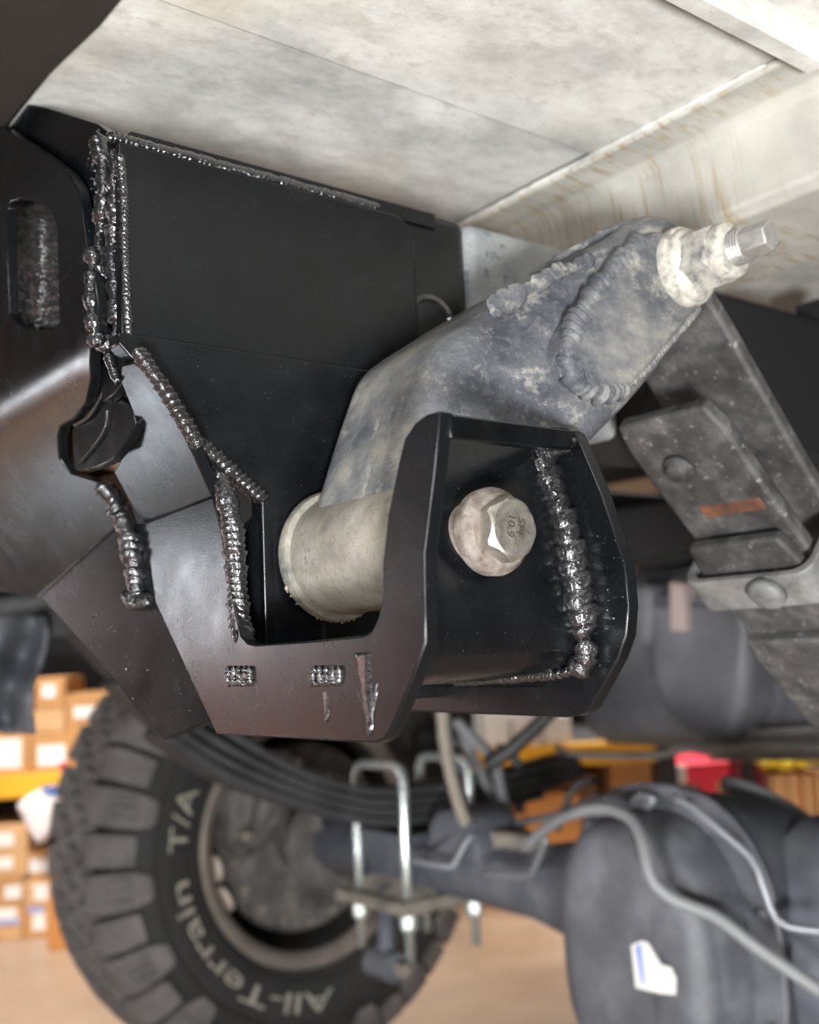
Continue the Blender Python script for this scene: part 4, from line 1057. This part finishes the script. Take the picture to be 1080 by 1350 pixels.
def cbox(label, pxr, mat, depth=.35, off=.0, lab=None, lmat='label', extra=None, zfloor=None, grp='cardboard boxes on the rack'):
    (xa, ya, xb, yb) = pxr
    s0, z1 = onrack(xa, ya, off); s1, _ = onrack(xb, ya, off); _, z0 = onrack((xa + xb) / 2, yb, off); _, z1 = onrack((xa + xb) / 2, ya, off)
    if zfloor is not None: z0 = zfloor
    t = thing('cardboard_box', label, 'box', tuple(rack_pt((s0 + s1) / 2, off - depth / 2, z0)), grp)
    rbox('carton', s0, s1, off - depth, off, z0, z1, mat, t, bevel=.004)
    if lab:
        a, b, c_, d_ = lab
        l0, zt = onrack(a, b, off); l1, zb_ = onrack(c_, d_, off)
        rbox('shipping_label', l0, l1, off, off + .0015, min(zt, zb_), max(zt, zb_), lmat, t, bevel=0)
    if extra:
        for (a, b, c_, d_, mm_) in extra:
            l0, zt = onrack(a, b, off); l1, zb_ = onrack(c_, d_, off)
            rbox('printed_mark', l0, l1, off, off + .002, min(zt, zb_), max(zt, zb_), mm_, t, bevel=0)
    return t
ZD = .4705
cbox('cardboard box with wide white label at the left frame edge on the yellow beam', (-40, 958, 41, 1020), 'card', lab=(-10, 975, 28, 1012), zfloor=ZD)
cbox('cardboard box with square white label and red dot on the yellow beam', (42, 966, 108, 1016), 'card', lab=(50, 983, 86, 1008), extra=[(78, 1005, 89, 1014, 'redl')], zfloor=ZD)
s0z = onrack(60, 966)[1]
cbox('plain cardboard box stacked below the small-label box', (43, 936, 86, 966), 'card2', depth=.33, zfloor=s0z)
s1z = onrack(60, 936)[1]
cbox('cardboard box with small white label on top of its stack', (46, 893, 86, 936), 'card', depth=.3, lab=(56, 903, 73, 919), zfloor=s1z)
cbox('cardboard box with white label partly hidden behind the tyre top', (87, 914, 150, 965.5), 'card', depth=.32, lab=(98, 932, 128, 946), zfloor=onrack(100, 966)[1])
cbox('dark brown box at the far left edge beside the plastic shield', (-40, 925, 39, 957), 'dkred', depth=.3, zfloor=onrack(0, 958)[1])
# floor tiers
zA = onrack(20, 1200)[1]; 
cbox('cardboard box with blue printed line at floor level left', (-40, 1197, 30, 1240), 'card2', lab=(-8, 1198, 22, 1212), extra=[(-10, 1213, 26, 1218, 'bluel')], zfloor=Z0)
cbox('cardboard box with tall white label at floor level', (31, 1195, 66, 1236), 'card', lab=(43, 1204, 60, 1226), extra=[(36, 1196, 58, 1202, 'bluel')], zfloor=Z0)
zt1 = onrack(0, 1197)[1]; zt2 = onrack(48, 1195)[1]
cbox('cardboard box with small label on second tier at left edge', (-40, 1158, 29, 1197), 'card', lab=(6, 1168, 32 - 4, 1184), zfloor=zt1)
cbox('cardboard box with square label on second tier beside the tyre', (30, 1160, 74, 1195), 'card2', lab=(45, 1166, 64, 1186), zfloor=zt2)
zt3 = onrack(0, 1158)[1]; zt4 = onrack(50, 1160)[1]
cbox('pale box with lower white label on third tier left', (-40, 1122, 37, 1152), 'card2', lab=(-6, 1131, 17, 1145), zfloor=zt3)
cbox('cardboard box with pink corner on third tier beside the tyre', (38, 1122, 80, 1157), 'card', lab=(39, 1133, 64, 1149), extra=[(65, 1130, 74, 1142, 'redl')], zfloor=zt4)
cbox('pale box with white label topmost of the lower left stack', (-40, 1088, 38, 1122), 'card2', lab=(-6, 1099, 18, 1115), zfloor=onrack(0, 1122)[1])
cbox('bright orange carton standing on the floor in front of the rack', (63, 1170, 112, 1275), 'card3', depth=.12, off=.16, zfloor=Z0, grp='cartons on the floor')
# middle
cbox('white box sitting on the yellow beam behind the brake hoses', (642, 940, 672, 976), 'label', depth=.25, zfloor=ZD)
cbox('pink-white box standing right of another on the yellow beam', (676, 940, 712, 976), 'bag', depth=.25, zfloor=ZD)
cbox('white box on the yellow beam beside the black cable', (716, 943, 752, 972), 'label', depth=.25, zfloor=ZD)
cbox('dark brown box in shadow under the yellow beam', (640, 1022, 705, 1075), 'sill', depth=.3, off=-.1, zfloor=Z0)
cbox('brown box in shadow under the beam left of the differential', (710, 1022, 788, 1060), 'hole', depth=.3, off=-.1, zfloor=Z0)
cbox('orange carton low on the floor behind the axle tube', (620, 1062, 690, 1195), 'card3', depth=.12, off=.05, zfloor=Z0, grp='cartons on the floor')
cbox('orange carton behind the brake line left of the differential', (692, 1050, 765, 1195), 'card3', depth=.11, off=.04, zfloor=Z0, grp='cartons on the floor')
cbox('pale orange carton behind the differential top under the tank', (806, 1004, 872, 1060), 'card', depth=.3, off=-.05, zfloor=Z0, grp='cartons on the floor')
# hanging white bag
bg = thing('plastic_bag', 'white plastic bag with blue top hanging from the yellow beam', 'bag', tuple(rack_pt(.02, .06, .33)))
lp = []
for x, y in ((24, 1060), (44, 1045), (60, 1040), (82, 1048), (84, 1080), (74, 1095), (52, 1112), (42, 1098), (32, 1078)):
    s, z = onrack(x, y, .05); lp.append(rack_pt(s, .05, z))
lp = resample(lp + [lp[0]], .02)[:-1]
V, Fc = pillow_vf(lp, tuple(RN), -.02, .03, .018, 4); obj('bag_body', V, Fc, 'bag', bg, smooth=True)
V = []
for n_ in (.045, .085):
    for x, y in ((56, 1037), (92, 1034), (90, 1047), (68, 1045)):
        s, z = onrack(x, y, .05); V.append(rack_pt(s, n_, z))
obj('bag_top', V, [(3, 2, 1, 0), (4, 5, 6, 7), (0, 1, 5, 4), (1, 2, 6, 5), (2, 3, 7, 6), (3, 0, 4, 7)], 'blue', bg)
# right side: red bench, dark red posts, bundle of cardboard sheets
def rrect(name, xa, ya, xb, yb, n0, n1, mat, parent, bevel=.003, zfloor=None):
    s0, _ = onrack(xa, ya, n1); s1, _ = onrack(xb, ya, n1); _, z1 = onrack((xa + xb) / 2, ya, n1); _, z0 = onrack((xa + xb) / 2, yb, n1)
    if zfloor is not None: z0 = zfloor
    return rbox(name, s0, s1, n0, n1, z0, z1, mat, parent, bevel)
rt = thing('steel_bench', 'bright red steel bench seen behind the differential', 'bench', tuple(rack_pt(1.95, -.1, 0)))
rrect('bench_top', 895, 1006, 962, 1032, -.35, .0, 'red', rt)
rrect('end_cap', 893, 1009, 904, 1033, -.02, .004, 'label', rt)
rrect('bench_leg', 925, 1032, 945, 1062, -.04, 0, 'red', rt, zfloor=Z0)
for q, (xa, xb, mt) in enumerate(((966, 977, 'dkred'), (982, 991, 'dark'), (996, 1007, 'dkred'))):
    o = thing('rack_post', ('dark red post nearest the red bench', 'dark post between two dark red posts', 'dark red post beside the cardboard sheets')[q], 'post', tuple(rack_pt(2.1 + .03 * q, -.02, 0)), 'posts by the cardboard sheets')
    rrect('post_body', xa, 990, xb, 1090, -.05, .0, mt, o, zfloor=.028); 
    s0, _ = onrack(xa, 1000, 0); s1, _ = onrack(xb, 1000, 0)
    rbox('post_foot', s0 - .003, s1 + .003, -.06, .01, Z0, .028, mt, o, bevel=0)
for q in range(10):
    xa = 1026 + 9.2 * q; xb = xa + 8
    mt = ('card2', 'card', 'card2', 'card3')[q % 4]
    s0, _ = onrack(xa, 1060, .05); s1, _ = onrack(xb, 1060, .05); _, z1 = onrack(xa, 1022 - (q % 3), .05)
    tag(rbox('cardboard_sheet', s0, s1, -.5,   .05 - .01 * (q % 2), Z0, z1, mt, None, bevel=.001), 'flat cardboard sheet standing on edge in the strapped bundle at right', 'cardboard', 'cardboard sheets in the bundle')
yf = thing('yellow_film', 'crumpled yellow film lying on top of the cardboard sheets', 'film', tuple(rack_pt(2.3, -.1, .39)))
V = []; Fc = []; rnd = random.Random(3)
s0, z1 = onrack(1008, 1021, .06); s1, _ = onrack(1105, 1021, .06)
nu, nv_ = 16, 8
for j in range(nv_ + 1):
    for i in range(nu + 1):
        V.append(rack_pt(s0 + (s1 - s0) * i / nu, .06 - .3 * j / nv_, z1 + .026 + rnd.uniform(0, .03)))
for j in range(nv_):
    for i in range(nu): a = j * (nu + 1) + i; Fc.append((a, a + 1, a + nu + 2, a + nu + 1))
o = obj('film_sheet', V, Fc, 'yel', yf, smooth=True); sm = o.modifiers.new('t', 'SOLIDIFY'); sm.thickness = .02; sm.offset = -1

# ================================================================== TOOL CHEST AND CARTONS, unseen, added to reflect red-brown in the bracket
tc = thing('reflection_tool_chest', 'red steel tool chest added out of view to reflect red in the bracket paint', 'tool chest', (-4.75, -2.4, Z0))
box('chest_body', -4.98, -4.56, -2.62, -2.2, .10, .80, 'red', tc, bevel=.01)
for q in range(4):
    dr = box('drawer', -4.96, -4.58, -2.2, -2.185, .13 + .165 * q, .28 + .165 * q, 'red', tc, bevel=.004)
    box('drawer_pull', -4.88, -4.66, -2.185, -2.165, .24 + .165 * q, .255 + .165 * q, 'strap', dr)
for xx in (-4.93, -4.61):
    for yy in (-2.56, -2.26): lathe_x('caster', [(xx - .015, .04), (xx + .015, .04)], yy, Z0 + .04, 'dark', tc, n=20)
bc = simple('brown_carton', (.46, .30, .26), .8)
def pallet(label, x0, x1, hs):
    t = thing('reflection_pallet', label, 'pallet', ((x0 + x1) / 2, -2.4, Z0))  # unseen pallet, added for the brown reflection in the bracket paint
    box('pallet_deck', x0, x1, -2.62, -2.0, Z0, .14, 'card2', t)
    xm = (x0 + x1) / 2
    for (xa, xb, za, zb_) in ((x0 + .02, xm - .01, .14, hs[0]), (xm + .01, x1 - .02, .14, hs[1]), (x0 + .03, xm - .02, hs[0] + .002, hs[2]), (xm + .02, x1 - .03, hs[1] + .002, hs[3])):
        box('carton', xa, xb, -2.6, -2.05, za, zb_, bc, t, bevel=.005)
pallet('pallet of big brown cartons added out of view for bracket reflections, right of the tool chest', -4.50, -3.35, (.5, .55, 1.15, 1.2))
pallet('pallet of big brown cartons added out of view for bracket reflections, left of the tool chest', -6.0, -5.05, (.5, .48, 1.2, 1.1))
